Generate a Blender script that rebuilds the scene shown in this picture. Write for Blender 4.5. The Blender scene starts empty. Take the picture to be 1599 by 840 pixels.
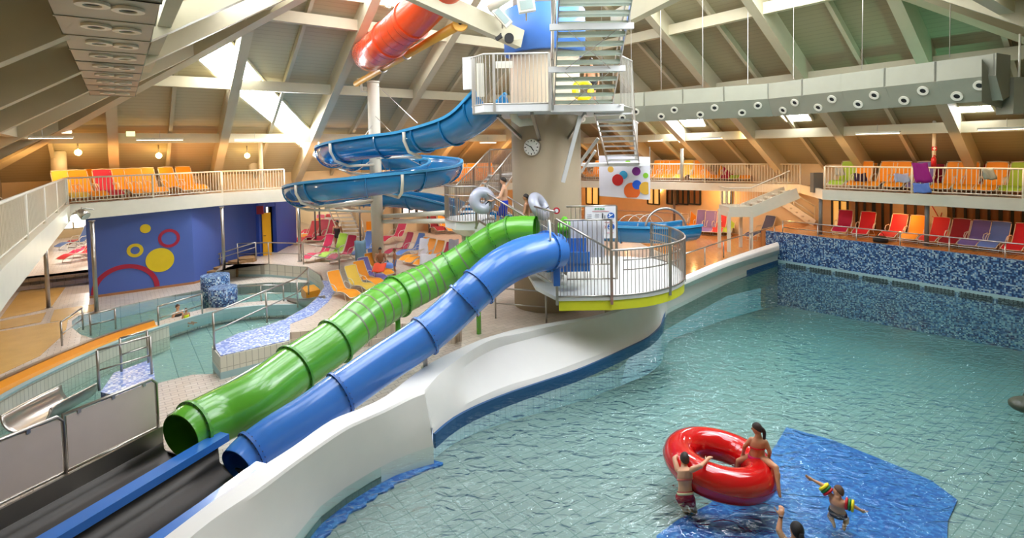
import bpy, bmesh, math, random
from mathutils import Vector, Matrix
from mathutils.geometry import tessellate_polygon
random.seed(4)
S = bpy.context.scene
COL = S.collection
# ---------------- camera, exposure ----------------
F = 830.0; PPY = 271.0; EYE = Vector((0, 0, 5.2))
PITCH = math.radians(2.5); ROLL = 0.018
CM = Matrix.Rotation(math.pi/2 - PITCH, 3, 'X') @ Matrix.Rotation(-ROLL, 3, 'Z')
cam_d = bpy.data.cameras.new('camera'); cam = bpy.data.objects.new('camera', cam_d); COL.objects.link(cam)
cam.matrix_world = Matrix.Translation(EYE) @ CM.to_4x4()
cam_d.sensor_width = 36; cam_d.lens = F/1599*36; cam_d.shift_y = -(420-PPY)/1599; cam_d.clip_start = .05; cam_d.clip_end = 300
S.camera = cam
S.view_settings.view_transform = 'Standard'; S.view_settings.look = 'None'; S.view_settings.gamma = 1
S.view_settings.use_curve_mapping = False; S.view_settings.exposure = -0.14
S.cycles.use_denoising = True; S.cycles.max_bounces = 7; S.cycles.diffuse_bounces = 4; S.cycles.glossy_bounces = 3
S.cycles.transparent_max_bounces = 12; S.cycles.volume_bounces = 0; S.cycles.caustics_reflective = False; S.cycles.caustics_refractive = False
S.cycles.sample_clamp_indirect = 6; S.cycles.sample_clamp_direct = 0
wd = bpy.data.worlds.new('sky'); S.world = wd; wd.use_nodes = True
wd.node_tree.nodes['Background'].inputs[0].default_value = (.75, .85, 1, 1); wd.node_tree.nodes['Background'].inputs[1].default_value = 1.0

def ray(u, v):
    d = CM @ Vector(((u-799.5)/F, -(v-PPY)/F, -1)); return d
def G(u, v, z=0.0):                 # a pixel on a horizontal level
    d = ray(u, v); t = (z-EYE.z)/d.z; return EYE + d*t
def D(u, v, Y):                     # a pixel at a distance
    d = ray(u, v); return EYE + d*(Y/d.y)
U1 = Vector((-.6, .8, 0)); U2 = Vector((.8, .6, 0)); T = Vector((1.16, 17.85, 0)); TU1 = T.dot(U1); TU2 = T.dot(U2)
HALF = 18.0; ZA = 15.5; SL = .63
def F2(a, b, z=0): return U1*a + U2*b + Vector((0, 0, z))      # building coordinates
def roofz(p): return ZA - SL*max(abs(p.dot(U1)-TU1), abs(p.dot(U2)-TU2))
def roofhit(u, v, off=0):
    d = ray(u, v); lo, hi = 3.0, 60.0
    for _ in range(50):
        m = (lo+hi)/2; p = EYE + d*m
        if p.z < roofz(p)-off: lo = m
        else: hi = m
    return EYE + d*lo
def onplane(u, v, p0, n):
    d = ray(u, v); n = Vector(n); return EYE + d*((Vector(p0)-EYE).dot(n)/d.dot(n))
def online(u, a, b):                 # point on ground line a-b at picture column u
    k = (u-800)/F; a = Vector(a); b = Vector(b)
    t = (k*a.y-a.x)/((b.x-a.x)-k*(b.y-a.y)); return a.lerp(b, t)

# ---------------- lights ----------------
def area(name, loc, tgt, sx, sy, col, e):
    l = bpy.data.lights.new(name, 'AREA'); l.shape = 'RECTANGLE'; l.size = sx; l.size_y = sy; l.color = col; l.energy = e
    o = bpy.data.objects.new(name, l); COL.objects.link(o); o.location = loc
    o.rotation_euler = (Vector(tgt)-Vector(loc)).to_track_quat('-Z', 'Y').to_euler(); return o
def point(name, loc, r, col, e):
    l = bpy.data.lights.new(name, 'POINT'); l.shadow_soft_size = r; l.color = col; l.energy = e
    o = bpy.data.objects.new(name, l); COL.objects.link(o); o.location = loc; return o
DAY = (.93, .97, 1.0); WARM = (1, .50, .16)
# daylight through the roof lights above the wave pool and above the gallery the photographer stands on
def rl(ua, sg, s0, k, lx, ly, e):
    o = U2 if ua is U1 else U1; p = T+ua*sg*k+o*s0; z = ZA-SL*k-.35; n = (ua*sg*SL+Vector((0, 0, 1))).normalized(); area('rooflight_daylight', (p.x, p.y, z), Vector((p.x, p.y, z))-n, lx, ly, DAY, e)
rl(U2, -1, -.5, 7, 3.6, 10, 400); rl(U1, -1, 1, 7, 3.6, 11, 1280); rl(U2, 1, -1.5, 5.2, 2, 8, 60); rl(U1, 1, -1, 5.2, 2, 11, 330)

# ---------------- materials ----------------
def srgb(h):
    c = [int(h[i:i+2], 16)/255 for i in (0, 2, 4)]
    return tuple((x/12.92 if x <= .04045 else ((x+.055)/1.055)**2.4) for x in c) + (1,)
MATS = {}
def spot(name, loc, tgt, col, e, ang=90, r=.1):
    l = bpy.data.lights.new(name, 'SPOT'); l.color = col; l.energy = e; l.spot_size = math.radians(ang); l.spot_blend = .8; l.shadow_soft_size = r
    o = bpy.data.objects.new(name, l); COL.objects.link(o); o.location = loc; o.rotation_euler = (Vector(tgt)-Vector(loc)).to_track_quat('-Z', 'Y').to_euler(); return o
def nodes(name):
    m = bpy.data.materials.new(name); m.use_nodes = True; MATS[name] = m
    nt = m.node_tree; return m, nt, nt.nodes, nt.links, nt.nodes['Principled BSDF']
def mat(name, h, rough=.5, metal=0, coat=0, bump=0, bscale=20, vary=.06, vscale=3):
    if name in MATS: return MATS[name]
    m, nt, N, L, B = nodes(name); c = srgb(h) if isinstance(h, str) else tuple(h)+(1,)
    B.inputs['Roughness'].default_value = rough; B.inputs['Metallic'].default_value = metal; B.inputs['Coat Weight'].default_value = coat
    tc = N.new('ShaderNodeTexCoord'); nz = N.new('ShaderNodeTexNoise'); nz.inputs['Scale'].default_value = vscale
    L.new(tc.outputs['Object'], nz.inputs['Vector'])
    mx = N.new('ShaderNodeMixRGB'); mx.inputs[1].default_value = tuple(x*(1-vary) for x in c[:3])+(1,); mx.inputs[2].default_value = tuple(min(1, x*(1+vary)) for x in c[:3])+(1,)
    L.new(nz.outputs['Fac'], mx.inputs[0]); L.new(mx.outputs[0], B.inputs['Base Color'])
    if bump:
        n2 = N.new('ShaderNodeTexNoise'); n2.inputs['Scale'].default_value = bscale; L.new(tc.outputs['Object'], n2.inputs['Vector'])
        bp = N.new('ShaderNodeBump'); bp.inputs['Strength'].default_value = bump; bp.inputs['Distance'].default_value = .02
        L.new(n2.outputs['Fac'], bp.inputs['Height']); L.new(bp.outputs[0], B.inputs['Normal'])
    return m
def emit(name, col, s):
    if name in MATS: return MATS[name]
    m, nt, N, L, B = nodes(name); c = srgb(col)
    B.inputs['Base Color'].default_value = (.8, .8, .8, 1); B.inputs['Emission Color'].default_value = c; B.inputs['Emission Strength'].default_value = s; return m
def tilemat(name, c1, c2, cm, w, h, mort=.01, rot=36.87, rough=.4, off=0.0, bumpy=.3, vert=False, vary=None):
    m, nt, N, L, B = nodes(name)
    tc = N.new('ShaderNodeTexCoord'); mp = N.new('ShaderNodeMapping'); mp.inputs['Rotation'].default_value = (0, 0, math.radians(-rot))
    L.new(tc.outputs['Object'], mp.inputs['Vector']); src = mp.outputs[0]
    if vert:                                             # faces that stand up: run the pattern along the wall and up it
        sx = N.new('ShaderNodeSeparateXYZ'); L.new(src, sx.inputs[0]); ad = N.new('ShaderNodeMath'); L.new(sx.outputs[0], ad.inputs[0]); L.new(sx.outputs[1], ad.inputs[1])
        cx = N.new('ShaderNodeCombineXYZ'); L.new(ad.outputs[0], cx.inputs[0]); L.new(sx.outputs[2], cx.inputs[1]); src = cx.outputs[0]
    b = N.new('ShaderNodeTexBrick'); b.offset = off; b.inputs['Scale'].default_value = 1; b.inputs['Brick Width'].default_value = w; b.inputs['Row Height'].default_value = h
    b.inputs['Mortar Size'].default_value = mort; b.inputs['Color1'].default_value = srgb(c1); b.inputs['Color2'].default_value = srgb(c2); b.inputs['Mortar'].default_value = srgb(cm)
    L.new(src, b.inputs['Vector']); L.new(b.outputs['Color'], B.inputs['Base Color']); B.inputs['Roughness'].default_value = rough
    if vary:
        nz = N.new('ShaderNodeTexNoise'); nz.inputs['Scale'].default_value = .6; L.new(tc.outputs['Object'], nz.inputs['Vector'])
        mx = N.new('ShaderNodeMixRGB'); mx.blend_type = 'MULTIPLY'; rp = N.new('ShaderNodeMixRGB'); rp.inputs[1].default_value = srgb(vary); rp.inputs[2].default_value = (1, 1, 1, 1)
        L.new(nz.outputs['Fac'], rp.inputs[0]); mx.inputs[0].default_value = 1; L.new(b.outputs['Color'], mx.inputs[1]); L.new(rp.outputs[0], mx.inputs[2]); L.new(mx.outputs[0], B.inputs['Base Color'])
    bp = N.new('ShaderNodeBump'); bp.inputs['Strength'].default_value = bumpy; bp.inputs['Distance'].default_value = .01; bp.invert = True
    L.new(b.outputs['Fac'], bp.inputs['Height']); L.new(bp.outputs[0], B.inputs['Normal']); return m
def mosaic(name, cols, cell=.055, rot=36.87):
    m, nt, N, L, B = nodes(name)
    tc = N.new('ShaderNodeTexCoord'); mp = N.new('ShaderNodeMapping'); mp.inputs['Rotation'].default_value = (0, 0, math.radians(-rot)); mp.inputs['Location'].default_value = (.013, .017, .011)
    L.new(tc.outputs['Object'], mp.inputs['Vector'])
    sn = N.new('ShaderNodeVectorMath'); sn.operation = 'SNAP'; sn.inputs[1].default_value = (cell,)*3; L.new(mp.outputs[0], sn.inputs[0])
    wn = N.new('ShaderNodeTexWhiteNoise'); L.new(sn.outputs[0], wn.inputs['Vector'])
    cr = N.new('ShaderNodeValToRGB'); cr.color_ramp.interpolation = 'CONSTANT'
    e = cr.color_ramp.elements; e[0].position = 0; e[0].color = srgb(cols[0][1]); e[1].position = cols[1][0]; e[1].color = srgb(cols[1][1])
    for p, c in cols[2:]:
        q = e.new(p); q.color = srgb(c)
    L.new(wn.outputs['Value'], cr.inputs[0]); L.new(cr.outputs[0], B.inputs['Base Color']); B.inputs['Roughness'].default_value = .3; return m
def ribmat(name, h1, h2, step=.3, axis='U1'):
    m, nt, N, L, B = nodes(name); tc = N.new('ShaderNodeTexCoord'); vm = N.new('ShaderNodeVectorMath'); vm.operation = 'DOT_PRODUCT'
    a = U1 if axis == 'U1' else U2; vm.inputs[1].default_value = a; L.new(tc.outputs['Object'], vm.inputs[0])
    mt = N.new('ShaderNodeMath'); mt.operation = 'PINGPONG'; mt.inputs[1].default_value = step/2; L.new(vm.outputs['Value'], mt.inputs[0])
    gt = N.new('ShaderNodeMath'); gt.operation = 'LESS_THAN'; gt.inputs[1].default_value = .012; L.new(mt.outputs[0], gt.inputs[0])
    mx = N.new('ShaderNodeMixRGB'); mx.inputs[1].default_value = srgb(h1); mx.inputs[2].default_value = srgb(h2); L.new(gt.outputs[0], mx.inputs[0]); L.new(mx.outputs[0], B.inputs['Base Color'])
    B.inputs['Roughness'].default_value = .65; return m
def water(name, col, dens, bump, scale, tint='f4fcfb'):
    m, nt, N, L, B = nodes(name); N.remove(B); out = N['Material Output']
    tr = N.new('ShaderNodeBsdfTransparent'); tr.inputs[0].default_value = srgb(tint); gl = N.new('ShaderNodeBsdfGlossy'); gl.inputs['Roughness'].default_value = .02
    fr = N.new('ShaderNodeFresnel'); fr.inputs[0].default_value = 1.33; mx = N.new('ShaderNodeMixShader')
    tc = N.new('ShaderNodeTexCoord'); mp = N.new('ShaderNodeMapping'); mp.inputs['Scale'].default_value = (1, 1.7, 1); mp.inputs['Rotation'].default_value = (0, 0, .35); L.new(tc.outputs['Object'], mp.inputs[0])
    n1 = N.new('ShaderNodeTexNoise'); n1.inputs['Scale'].default_value = scale; n1.inputs['Detail'].default_value = 2.2; n1.inputs['Roughness'].default_value = .45; n1.inputs['Distortion'].default_value = 1.2; L.new(mp.outputs[0], n1.inputs[0])
    bp = N.new('ShaderNodeBump'); bp.inputs['Strength'].default_value = bump; bp.inputs['Distance'].default_value = .13; L.new(n1.outputs['Fac'], bp.inputs['Height'])
    for q in (gl, fr): L.new(bp.outputs[0], q.inputs['Normal'])
    ge = N.new('ShaderNodeNewGeometry'); inv = N.new('ShaderNodeMath'); inv.operation = 'SUBTRACT'; inv.inputs[0].default_value = 1; L.new(ge.outputs['Backfacing'], inv.inputs[1]); ml = N.new('ShaderNodeMath'); ml.operation = 'MULTIPLY'; L.new(fr.outputs[0], ml.inputs[0]); L.new(inv.outputs[0], ml.inputs[1])
    L.new(ml.outputs[0], mx.inputs[0]); L.new(tr.outputs[0], mx.inputs[1]); L.new(gl.outputs[0], mx.inputs[2]); L.new(mx.outputs[0], out.inputs['Surface'])
    va = N.new('ShaderNodeVolumeAbsorption'); va.inputs[0].default_value = col+(1,); va.inputs[1].default_value = dens; L.new(va.outputs[0], out.inputs['Volume']); return m

M_white = mat('painted_white_steel', 'dedac8', .45); M_beam = mat('cream_roof_timber', 'bfb79a', .55); M_wall = mat('white_plaster', 'e4e2dc', .5, vary=.03)
M_steel = mat('brushed_steel', 'b4aea6', .28, .9); M_dsteel = mat('wet_dark_steel', '3c3834', .42, .5, bump=.15, bscale=8); M_grate = mat('grating_white', 'd8d8d6', .6)
M_green = mat('green_fibreglass', '5fae2e', .25, coat=.5); M_gdark = mat('dark_green_flange', '4f9a2c', .35); M_gband = mat('grey_translucent_band', '75835c', .35)
M_blue = mat('blue_fibreglass', '3a79cc', .26, coat=.5); M_bdark = mat('dark_blue_flange', '2f66b4', .35)
M_slide = mat('spiral_blue_fibreglass', '1876ae', .16, coat=.6); M_slidel = mat('spiral_blue_rim', '4aa3d6', .2)
M_red = mat('red_orange_fibreglass', 'd8461c', .25, coat=.4); M_yel = mat('yellow_steel', 'e8a93c', .4); M_lemon = mat('lemon_panel', 'dede2c', .4)
M_conc = mat('tower_concrete', 'b9a88e', .75, bump=.2, bscale=4); M_collar = mat('collar_blue', '4f83d8', .5)
M_ring = mat('glossy_red_vinyl', 'cf0f14', .14, coat=.8, vary=.02); M_grey = mat('silver_vinyl', 'b4b7c6', .25, coat=.5); M_yring = mat('yellow_vinyl', 'f2d100', .3)
M_deck = tilemat('beige_deck_tile', 'e2d4c4', 'd8c8b6', 'b0a090', .4, .2, .006, off=.5, rough=.28, vary='e8e2dc')
M_low = tilemat('pale_deck_tile', 'e0d8ce', 'd6cabc', 'a09488', .3, .15, .008, off=.5, rough=.3, vary='dcd4cc')
M_warmfloor = tilemat('amber_deck_tile', 'c98d52', 'c28349', '94602f', .4, .2, .008, off=.5, rough=.16)
M_yfloor = mat('ochre_mosaic_floor', 'cfa55c', .25, bump=.3, bscale=30, vary=.15, vscale=2)
M_pooltile = tilemat('pool_floor_tile', 'b4aaa6', 'aca29e', '888c86', .37, .185, .009)
M_kidtile = tilemat('kids_pool_tile', 'bcbab2', 'b2b2a8', '7c847e', .62, 4.0, .014, rough=.4)
M_facetile = tilemat('cream_wall_tile', 'd8d4c4', 'd2cdbc', 'a8a494', .16, .32, .008, vert=True)
M_band = mat('blue_waterline_tile', '1c5284', .3); M_turq = mat('turquoise_edge_tile', 'a0bcbe', .35)
M_mos = mosaic('blue_mosaic', [(0, '1a3060'), (.25, '3a5f8c'), (.45, '7d99b4'), (.6, 'a9bcc4'), (.76, '24406c'), (.9, '5f86b4')], .052)
M_mos2 = mosaic('light_blue_mosaic', [(0, '6d87cc'), (.3, '9db2e4'), (.55, 'd3dcee'), (.8, '7f98d6')], .05)
M_mos3 = mosaic('pool_blue_mosaic', [(0, '1d58a8'), (.35, '2f6cb6'), (.7, '4a82c4')], .06)
M_bwall = mat('blue_painted_wall', '4f68b4', .6, vary=.02); M_bwall2 = mat('dark_blue_painted_wall', '2f4fb0', .55)
M_bubY = mat('bubble_yellow', 'e6c81e', .5); M_bubR = mat('bubble_crimson', 'a81c3c', .5)
M_orange = mat('orange_channel', 'e09a2c', .3); M_ceil1 = ribmat('ceiling_panel_far', 'b8ae8e', 'aca284', .18, 'U1'); M_ceil2 = ribmat('ceiling_panel_side_shaded', '9a9272', '8f876a', .18, 'U2')  # side facets: same ceiling panel with shade put into the colour
M_cwall = mat('cream_wall', 'e0cda6', .7); M_owall = mat('ochre_wall', 'd89c50', .6); M_dark = mat('dark_frame', '1c2622', .5); M_black = mat('black_rubber', '151515', .5)
M_curt = mat('brown_blind', '8a6844', .6); M_sky = emit('daylight_sky', 'eef4ff', 8); M_sky2 = emit('bright_daylight_sky', 'f4f8ff', 60); M_sky3 = emit('glint_pane_glow', 'f4f8ff', 90); M_win = emit('daylight_window', 'fff6ee', 2.2); M_winw = emit('lamp_lit_window', 'ffb43c', .7)
M_tube = emit('fluorescent', 'ffe9cc', 5); M_bulb = emit('warm_bulb', 'ffdc7a', 14); M_flood = emit('floodlight', 'e8fff6', 10)
M_duct = mat('duct_sheet', '949482', .4, .15); M_rock = mat('brown_rock', '9a7850', .8, bump=.6, bscale=6); M_panel = mat('beige_screen_panel', 'd8c8be', .45); M_water1 = water('pool_water', (.32, .88, .90), .27, .9, 2.4)
M_water2 = water('kids_pool_water', (.35, .84, .84), .35, .35, 4)

# ---------------- mesh builders ----------------
class MB:
    def __init__(s): s.v = []; s.f = []; s.m = []; s.mi = 0; s.smooth = False; s.sm = []
    def add(s, vs, fs):
        b = len(s.v); s.v += [tuple(x) for x in vs]; s.f += [tuple(b+i for i in f) for f in fs]; s.m += [s.mi]*len(fs); s.sm += [s.smooth]*len(fs); return s
    def hexa(s, c): return s.add(c, [(0, 3, 2, 1), (4, 5, 6, 7), (0, 1, 5, 4), (1, 2, 6, 5), (2, 3, 7, 6), (3, 0, 4, 7)])
    def box(s, c, d, ax=None, ay=None, az=None):
        c = Vector(c); ax = Vector(ax or (1, 0, 0)).normalized(); az = Vector(az or (0, 0, 1)).normalized(); ay = Vector(ay).normalized() if ay else az.cross(ax)
        x, y, z = ax*d[0]/2, ay*d[1]/2, az*d[2]/2
        return s.hexa([c-x-y-z, c+x-y-z, c+x+y-z, c-x+y-z, c-x-y+z, c+x-y+z, c+x+y+z, c-x+y+z])
    def beam(s, p, q, w, h, up=(0, 0, 1), drop=0):          # h along up; drop shifts along -up
        p = Vector(p); q = Vector(q); a = (q-p).normalized(); sd = a.cross(Vector(up)).normalized(); u = sd.cross(a)
        c = (p+q)/2 - u*drop; return s.box(c, ((q-p).length, w, h), a, -sd, u)
    def prism(s, poly, z0, z1, taper=None):
        n = len(poly); b0 = [Vector((p[0], p[1], z0 if not callable(z0) else z0(p))) for p in poly]; b1 = [Vector((p[0], p[1], z1 if not callable(z1) else z1(p))) for p in poly]
        tri = tessellate_polygon([[Vector((p[0], p[1], 0)) for p in poly]]); ar = sum(poly[i][0]*poly[(i+1) % n][1]-poly[(i+1) % n][0]*poly[i][1] for i in range(n))
        fs = []
        for t in tri:
            a = [poly[i] for i in t]; o = (a[1][0]-a[0][0])*(a[2][1]-a[0][1])-(a[2][0]-a[0][0])*(a[1][1]-a[0][1])
            t = t if o > 0 else t[::-1]; fs.append(tuple(i+n for i in t)); fs.append(tuple(t[::-1]))
        for i in range(n):
            j = (i+1) % n; fs.append((i, j, j+n, i+n) if ar > 0 else (j, i, i+n, j+n))
        return s.add(b0+b1, fs)
    def flat(s, poly, z, holes=()):
        loops = [[Vector((p[0], p[1], 0)) for p in poly]] + [[Vector((p[0], p[1], 0)) for p in h] for h in holes]
        allp = [p for l in loops for p in l]; fs = []
        for t in tessellate_polygon(loops):
            a = [allp[i] for i in t]; o = (a[1][0]-a[0][0])*(a[2][1]-a[0][1])-(a[2][0]-a[0][0])*(a[1][1]-a[0][1]); fs.append(tuple(t) if o > 0 else tuple(t[::-1]))
        return s.add([(p.x, p.y, z(p) if callable(z) else z) for p in allp], fs)
    def tube(s, pts, r, seg=8, caps=True, closed=False, up=None):
        pts = [Vector(p) for p in pts]; n = len(pts); rr = r if isinstance(r, (list, tuple)) else [r]*n; vs = []; prev = None
        for i, p in enumerate(pts):
            if closed: t = pts[(i+1) % n]-pts[i-1]
            else: t = pts[min(i+1, n-1)]-pts[max(i-1, 0)]
            t = t.normalized() if t.length > 1e-9 else Vector((0, 0, 1))
            if prev is None:
                a = Vector(up) if up else (Vector((0, 0, 1)) if abs(t.z) < .9 else Vector((1, 0, 0)))
                prev = (a - t*a.dot(t)).normalized()
            else: prev = (prev - t*prev.dot(t)).normalized()
            b = t.cross(prev)
            k = 1.0
            if 0 < i < n-1 and not closed:
                c = (pts[i]-pts[i-1]).normalized().dot((pts[i+1]-pts[i]).normalized()); k = 1/max(.6, math.sqrt((1+c)/2))
            for j in range(seg):
                an = 2*math.pi*j/seg; vs.append(p + (prev*math.cos(an)+b*math.sin(an))*rr[i])
        fs = []; m = n if closed else n-1
        for i in range(m):
            i2 = (i+1) % n
            for j in range(seg):
                j2 = (j+1) % seg; fs.append((i*seg+j, i*seg+j2, i2*seg+j2, i2*seg+j))
        o = s.smooth; s.smooth = seg > 6; s.add(vs, fs); s.smooth = o
        if caps and not closed:
            s.add(vs[:seg], [tuple(range(seg))[::-1]]); s.add(vs[-seg:], [tuple(range(seg))])
        return s
    def cyl(s, c, r, z0, z1, seg=32, r2=None):
        c = Vector(c); return s.tube([(c.x, c.y, z0), (c.x, c.y, z1)], [r, r if r2 is None else r2], seg)
    def sweep(s, prof, pts, closedprof=False, caps=True):    # prof: (side, up) offsets, side = right of travel
        pts = [Vector(p) for p in pts]; n = len(pts); k = len(prof); vs = []
        for i, p in enumerate(pts):
            t = pts[min(i+1, n-1)]-pts[max(i-1, 0)]; t.normalize(); sd = t.cross(Vector((0, 0, 1))).normalized(); u = sd.cross(t)
            pf = prof(i/(n-1)) if callable(prof) else prof
            k = len(pf); vs += [p+sd*a+u*b for a, b in pf]
        fs = []
        for i in range(n-1):
            for j in range(k if closedprof else k-1):
                j2 = (j+1) % k; fs.append((i*k+j, (i+1)*k+j, (i+1)*k+j2, i*k+j2))
        s.add(vs, fs)
        if closedprof and caps: s.add(vs[:k], [tuple(range(k))]); s.add(vs[-k:], [tuple(range(k))[::-1]])
        return s
    def ell(s, c, r, seg=12, rings=8, rot=None):
        c = Vector(c); vs = []; r = (r, r, r) if not isinstance(r, (tuple, list)) else r
        for i in range(rings+1):
            th = math.pi*i/rings
            for j in range(seg):
                ph = 2*math.pi*j/seg; q = Vector((r[0]*math.sin(th)*math.cos(ph), r[1]*math.sin(th)*math.sin(ph), r[2]*math.cos(th)))
                if rot: q = rot @ q
                vs.append(c+q)
        fs = [(i*seg+j, (i+1)*seg+j, (i+1)*seg+(j+1) % seg, i*seg+(j+1) % seg) for i in range(rings) for j in range(seg)]
        o = s.smooth; s.smooth = True; s.add(vs, fs); s.smooth = o; return s
    def cap(s, p, q, r0, r1, seg=12):                          # capsule with a taper
        p = Vector(p); q = Vector(q); d = (q-p); l = d.length or 1e-6; d.normalize(); pts = []; rr = []
        for a in (-80, -50, -25, 0): pts.append(p+d*math.sin(math.radians(a))*r0); rr.append(r0*math.cos(math.radians(a)))
        for a in (0, 25, 50, 80): pts.append(q+d*math.sin(math.radians(a))*r1); rr.append(r1*math.cos(math.radians(a)))
        return s.tube(pts, rr, seg)
    def disc(s, c, r, n, t=.01, seg=28, r0=0):               # flat disc or ring facing n
        c = Vector(c); n = Vector(n).normalized(); a = n.orthogonal().normalized(); b = n.cross(a)
        if r0 <= 0: return s.tube([c-n*t/2, c+n*t/2], r, seg)
        vs = []
        for rad in (r, r0):
            for z in (-t/2, t/2): vs += [c+n*z+(a*math.cos(2*math.pi*j/seg)+b*math.sin(2*math.pi*j/seg))*rad for j in range(seg)]
        fs = []
        for j in range(seg):
            k = (j+1) % seg; o0, o1, i0, i1 = j, seg+j, 2*seg+j, 3*seg+j; q0, q1, w0, w1 = k, seg+k, 2*seg+k, 3*seg+k
            fs += [(o0, q0, q1, o1), (i0, i1, w1, w0), (o1, q1, w1, i1), (o0, i0, w0, q0)]
        return s.add(vs, fs)
    def build(s, name, m, parent=None, kind=None, smooth=None):
        me = bpy.data.meshes.new(name); off = Vector((0, 0, 0)); p = parent
        while p is not None: off += p.location; p = p.parent
        me.from_pydata([tuple(Vector(v)-off) for v in s.v], [], s.f)
        for mm in (m if isinstance(m, (list, tuple)) else [m]): me.materials.append(mm)
        me.polygons.foreach_set('material_index', s.m); me.polygons.foreach_set('use_smooth', s.sm if smooth is None else [smooth]*len(s.f)); me.update()
        bm = bmesh.new(); bm.from_mesh(me); bmesh.ops.remove_doubles(bm, verts=bm.verts, dist=1e-5)
        bmesh.ops.recalc_face_normals(bm, faces=bm.faces) if name not in ('floor', ) else None
        bm.to_mesh(me); bm.free()
        o = bpy.data.objects.new(name, me); COL.objects.link(o); o.parent = parent
        if kind: o['kind'] = kind
        return o
def thing(name, label, cat, loc=(0, 0, 0), group=None):
    o = bpy.data.objects.new(name, None); COL.objects.link(o); o.location = loc; o.empty_display_size = .2; return tag(o, label, cat, group)
def tag(o, label, cat, group=None):
    o['label'] = label; o['category'] = cat
    if group: o['group'] = group
    return o
def dup(root, loc, rz, label, group=None, mats=None):
    def cp(o, par):
        c = o.copy(); COL.objects.link(c); c.parent = par
        if mats and o.name.split('.')[0] in mats:
            c.data = o.data.copy(); c.data.materials.clear(); c.data.materials.append(mats[o.name.split('.')[0]])
        for ch in o.children: cp(ch, c)
        return c
    r = cp(root, None); r.location = loc; r.rotation_euler = (0, 0, rz); r['label'] = label
    if group: r['group'] = group
    return r
def struct(name, mb, m, **k):
    o = mb.build(name, m, **k); o['kind'] = 'structure'; return o
def smoothpts(P, n=6, closed=False):
    P = [Vector(p) for p in P]; out = []; N = len(P)
    for i in range(N-1):
        a, b, c, d = P[max(i-1, 0)], P[i], P[i+1], P[min(i+2, N-1)]
        for k in range(n):
            t = k/n; out.append(.5*((2*b)+(c-a)*t+(2*a-5*b+4*c-d)*t*t+(3*b-a-3*c+d)*t**3))
    out.append(P[-1]); return out
# ================= the building =================
xy_ = lambda p: (p.x, p.y); SN = Vector((0, 0, 1))
ZW = -.45; ZL = -.6; ZM = 1.0
# gallery front line
NG = [Vector(p) for p in ((-.6, -1.6, 0), (-8.5, 8.8, 0), (-16.75, 20, 0), (-13.65, 25, 0), (-11.4, 26.6, 0), (2.95, 36, 0), (15.2, 28, 0), (14.3, 24.4, 0), (18.4, 19.1, 0), (24.5, 11.2, 0))]
SQ = [F2(TU1+HALF*a, TU2+HALF*b) for a, b in ((1, -1), (1, 1), (-1, 1), (-1, -1))]      # left, far, right, near corners
APEX = Vector((T.x, T.y, ZA))
for i, nm in enumerate(('far', 'right', 'near', 'left')):
    a, b = SQ[i], SQ[(i+1) % 4]
    m = MB(); az = Vector((0, 0, 4.2)); out = ((a+b)/2-T).normalized()
    m.add([a+az, b+az, APEX, a+az+out*.3+Vector((0, 0, .15)), b+az+out*.3+Vector((0, 0, .15)), APEX+Vector((0, 0, .35))], [(0, 1, 2), (3, 5, 4), (0, 3, 4, 1), (1, 4, 5, 2), (2, 5, 3, 0)])
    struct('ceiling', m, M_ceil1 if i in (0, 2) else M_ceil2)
    c = (a+b)/2+out*.15; d = (b-a).normalized()
    if nm != 'far': m = MB(); m.box((c.x, c.y, 1.5), ((b-a).length, .3, 5.6), d, out); struct('wall_'+nm, m, M_cwall)
    else:
        m = MB(); m.box((c.x, c.y, 3.52), ((b-a).length, .3, 1.4), d, out); struct('wall_far', m, M_cwall)
        e = F2(TU1+HALF, 12.0)+out*.15; c = (e+b+out*.15)/2; m = MB(); m.box((c.x, c.y, .75), ((b-e).length, .3, 4.1), d, out); struct('wall_far', m, M_cwall)
        # bright room beyond the left end of the far wall
        R0, R1 = TU1+HALF, TU1+HALF+16; S0, S1 = TU2-HALF-.2, 12.0
        m = MB(); m.prism([xy_(F2(R0, S0)), xy_(F2(R0, S1)), xy_(F2(R1, S1)), xy_(F2(R1, S0))], -.4, -.25); struct('floor', m, M_low)
        m = MB(); m.prism([xy_(F2(R0, S0)), xy_(F2(R0, S1)), xy_(F2(R1, S1)), xy_(F2(R1, S0))], 2.85, 3.0); struct('ceiling', m, M_cwall)
        m = MB(); m.box(F2(R1+.1, (S0+S1)/2, 1.3), (S1-S0, .2, 3.4), U2, U1); struct('wall_back', m, M_cwall)
        for q_ in (S0, S1): m = MB(); m.box(F2((R0+R1)/2+.3, q_, 1.3), (16, .2, 3.4), U1, -U2); struct('wall_side', m, M_cwall)
        for k_ in range(7):
            cx_ = F2(R1-.03, S0+1.5+k_*2.7, 1.5); m = MB(); m.box(cx_, (2.3, .04, 2.3), U2, U1); w_ = struct('window_%d' % (40+k_), m, M_win); m = MB()
            for o_ in (-1.15, 0, 1.15): m.box(cx_+U2*o_-U1*.04, (.08, .06, 2.4), U2, U1)
            for o_ in (-1.15, .3, 1.15): m.box(cx_+SN*o_-U1*.04, (2.4, .06, .07), U2, U1)
            m.build('window_frame', M_beam, w_)
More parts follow.
